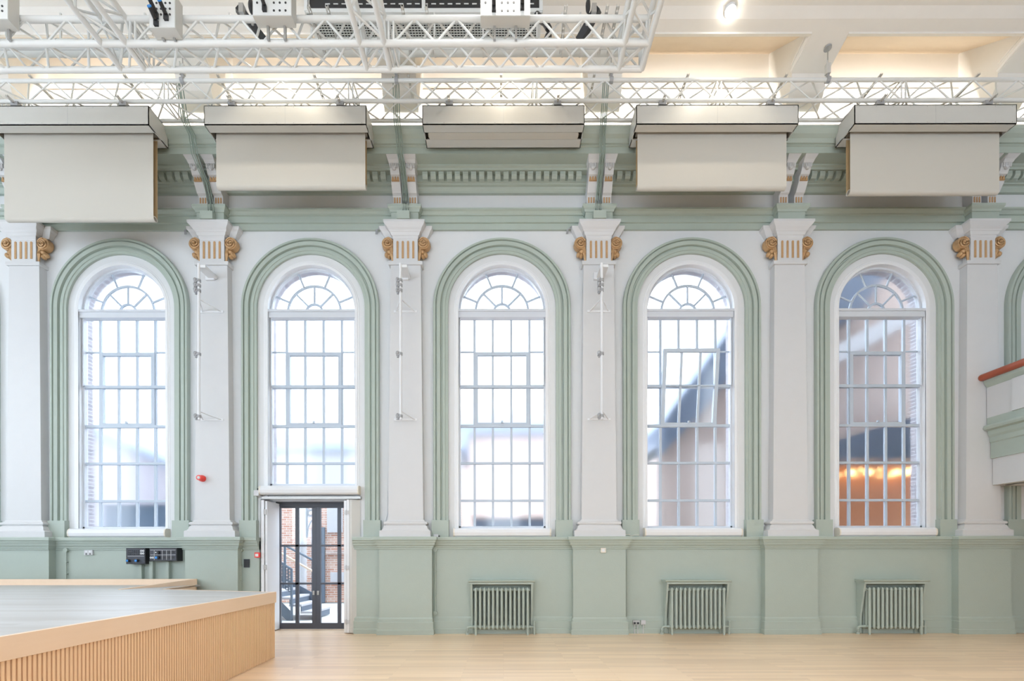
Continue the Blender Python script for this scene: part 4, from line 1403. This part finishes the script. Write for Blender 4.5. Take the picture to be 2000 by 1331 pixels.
# steel stair rising to the left
stg = thing('outdoor_staircase', (X_at(560, 2.2), 2.2, 0), 'slate blue steel stair with pierced balustrade outside the door', 'staircase')
Ys = 2.0
def S2(px, py, y=Ys): return (X_at(px, y), Z_at(py, y))
nst = 7
xs0, zs0 = S2(612, 1215)
for k in range(nst):
    zt2 = .14 + .17 * k
    xa = X_at(611, Ys) - .27 * k
    obj('tread', MB().box(xa - .30, xa, Ys, Ys + 1.1, zt2, zt2 + .05), 'render', stg)
    obj('riser', MB().box(xa - .03, xa - .01, Ys + .02, Ys + 1.1, max(-.02, zt2 - .14), zt2), 'stairgrey', stg)
sb = MB().prism_y([S2(540, 1192), S2(572, 1222), S2(572, 1198), S2(540, 1166)], Ys - .03, Ys)
obj('stringer', sb, 'stairgrey', stg)
pp_ = MB()
for i in range(6):
    for j in range(7):
        x_, z_ = S2(541 + i * 5.2, 1098 + j * 6.5 + i * 3.2)
        ring_arc(pp_, x_, z_, .022, .042, 0, 2 * pi, Ys - .045, Ys - .03, 6)
obj('pierced_panel', pp_, 'stairgrey', stg)
fr = MB()
for (a, b) in (((540, 1093), (571, 1112)), ((571, 1112), (571, 1210)), ((558, 1065), (558, 1150))):
    A3, B3 = S2(*a), S2(*b)
    fr.tube((A3[0], Ys - .04, A3[1]), (B3[0], Ys - .04, B3[1]), .03, 8)
for (a, b) in (((558, 1066), (618, 1098)),):
    A3, B3 = S2(a[0], a[1], Ys + 1.1), S2(b[0], b[1], Ys + 1.1)
    fr.tube((A3[0], Ys + 1.1, A3[1]), (B3[0], Ys + 1.1, B3[1]), .03, 8)
A3, B3 = S2(585, 1165, Ys + 1.1), S2(612, 1185, Ys + 1.1)
fr.prism_y([S2(540, 1120, Ys + 1.1), S2(614, 1160, Ys + 1.1), S2(614, 1190, Ys + 1.1), S2(540, 1150, Ys + 1.1)], Ys + 1.1, Ys + 1.13)
obj('balustrade', fr, 'stairgrey', stg)
A3, B3 = S2(544, 1078, Ys + .9), S2(614, 1118, Ys + .9)
obj('handrail', MB().tube((A3[0], Ys + .9, A3[1]), (B3[0], Ys + .9, B3[1]), .03, 10), 'trimwood', stg, smooth=True)
# further buildings, softened by the obscured glass
hb = thing('gabled_house', (-12.5, 8, 0), 'pale gabled house outside the window above the black control boxes', 'building')
obj('wall', MB().prism_y([(-16, 0), (-9.6, 0), (-9.6, 3.8), (-16, 6.75)], 7.0, 12), 'bricklilac', hb)
obj('roof_edge', MB().prism_y([(-16.2, 6.75), (-9.4, 3.62), (-9.4, 3.85), (-16.2, 7.0)], 6.8, 12.2), 'slate', hb)
sd = thing('courtyard_shed', (-9.1, 2.6, 0), 'dark blue shed outside the window above the black control boxes', 'shed')
obj('wall', MB().box(-9.9, -8.2, 2.4, 4.2, 0, 2.8), 'duskblue', sd)
obj('roof', MB().prism_x([(2.3, 2.8), (4.3, 2.8), (4.3, 3.0)], -10.0, -8.1), 'slate', sd)
lw = thing('courtyard_wall', (0, 5, 0), 'low pale wall outside the centre window', 'wall')
obj('masonry', MB().box(-.9, 3.9, 5.0, 5.4, 0, 2.65), 'slate', lw)
obj('coping', MB().box(-.95, 3.95, 4.95, 5.45, 2.65, 2.75), 'brickpale', lw)
ft = thing('far_terrace', (0, 14, 0), 'pale terrace of houses far behind the centre window', 'building')
obj('wall', MB().box(-6, 6, 14, 18, 0, 7.6), 'brickpale', ft)
obj('roof', MB().prism_x([(13.7, 7.6), (16, 9.4), (18.3, 7.6)], -6.2, 6.2), 'slate', ft)
bt = thing('brick_wing', (9, 3, 0), 'tall brick wing close outside the rightmost full window', 'building')
obj('wall', MB().box(7.3, 15, 2.9, 6.0, 0, 10.5), 'brickpale', bt)
obj('gable', MB().prism_y([(4.2, 0), (7.3, 0), (7.3, 8.7), (4.2, 4.5)], 3.6, 6), 'brickpale', bt)
obj('gable_roof', MB().prism_y([(4.2, 5.0), (7.3, 9.3), (7.3, 8.0), (5.3, 5.35), (4.2, 4.2)], 3.2, 6.2), 'slate', bt)
obj('upper_roof', MB().prism_y([(7.4, 7.0), (7.4, 9.6), (9.9, 9.1), (9.6, 8.6), (8.9, 7.5)], 2.5, 2.88), 'slate', bt)
obj('barge_board', MB().prism_y([(7.6, 5.9), (7.6, 6.35), (11.2, 8.35), (11.2, 7.9)], 2.45, 2.88), 'render', bt)
pc = thing('lean_to_porch', (9.1, 2, 0), 'slate lean-to porch with orange timber and warm lamps outside the rightmost full window', 'porch')
obj('roof', MB().prism_y([(7.5, 3.75), (7.5, 4.1), (11.0, 5.2), (11.0, 3.75)], 1.6, 2.5), 'slate', pc)
obj('timber_wall', MB().box(7.5, 11, 2.45, 2.6, 0, 3.75), 'orangewall', pc)
for px in (1662, 1697, 1750, 1772):
    v = P(px, 924, 2.2)
    lp = obj('porch_lamp', MB().sphere(v, .07, .07, .07), 'lampglow', pc)
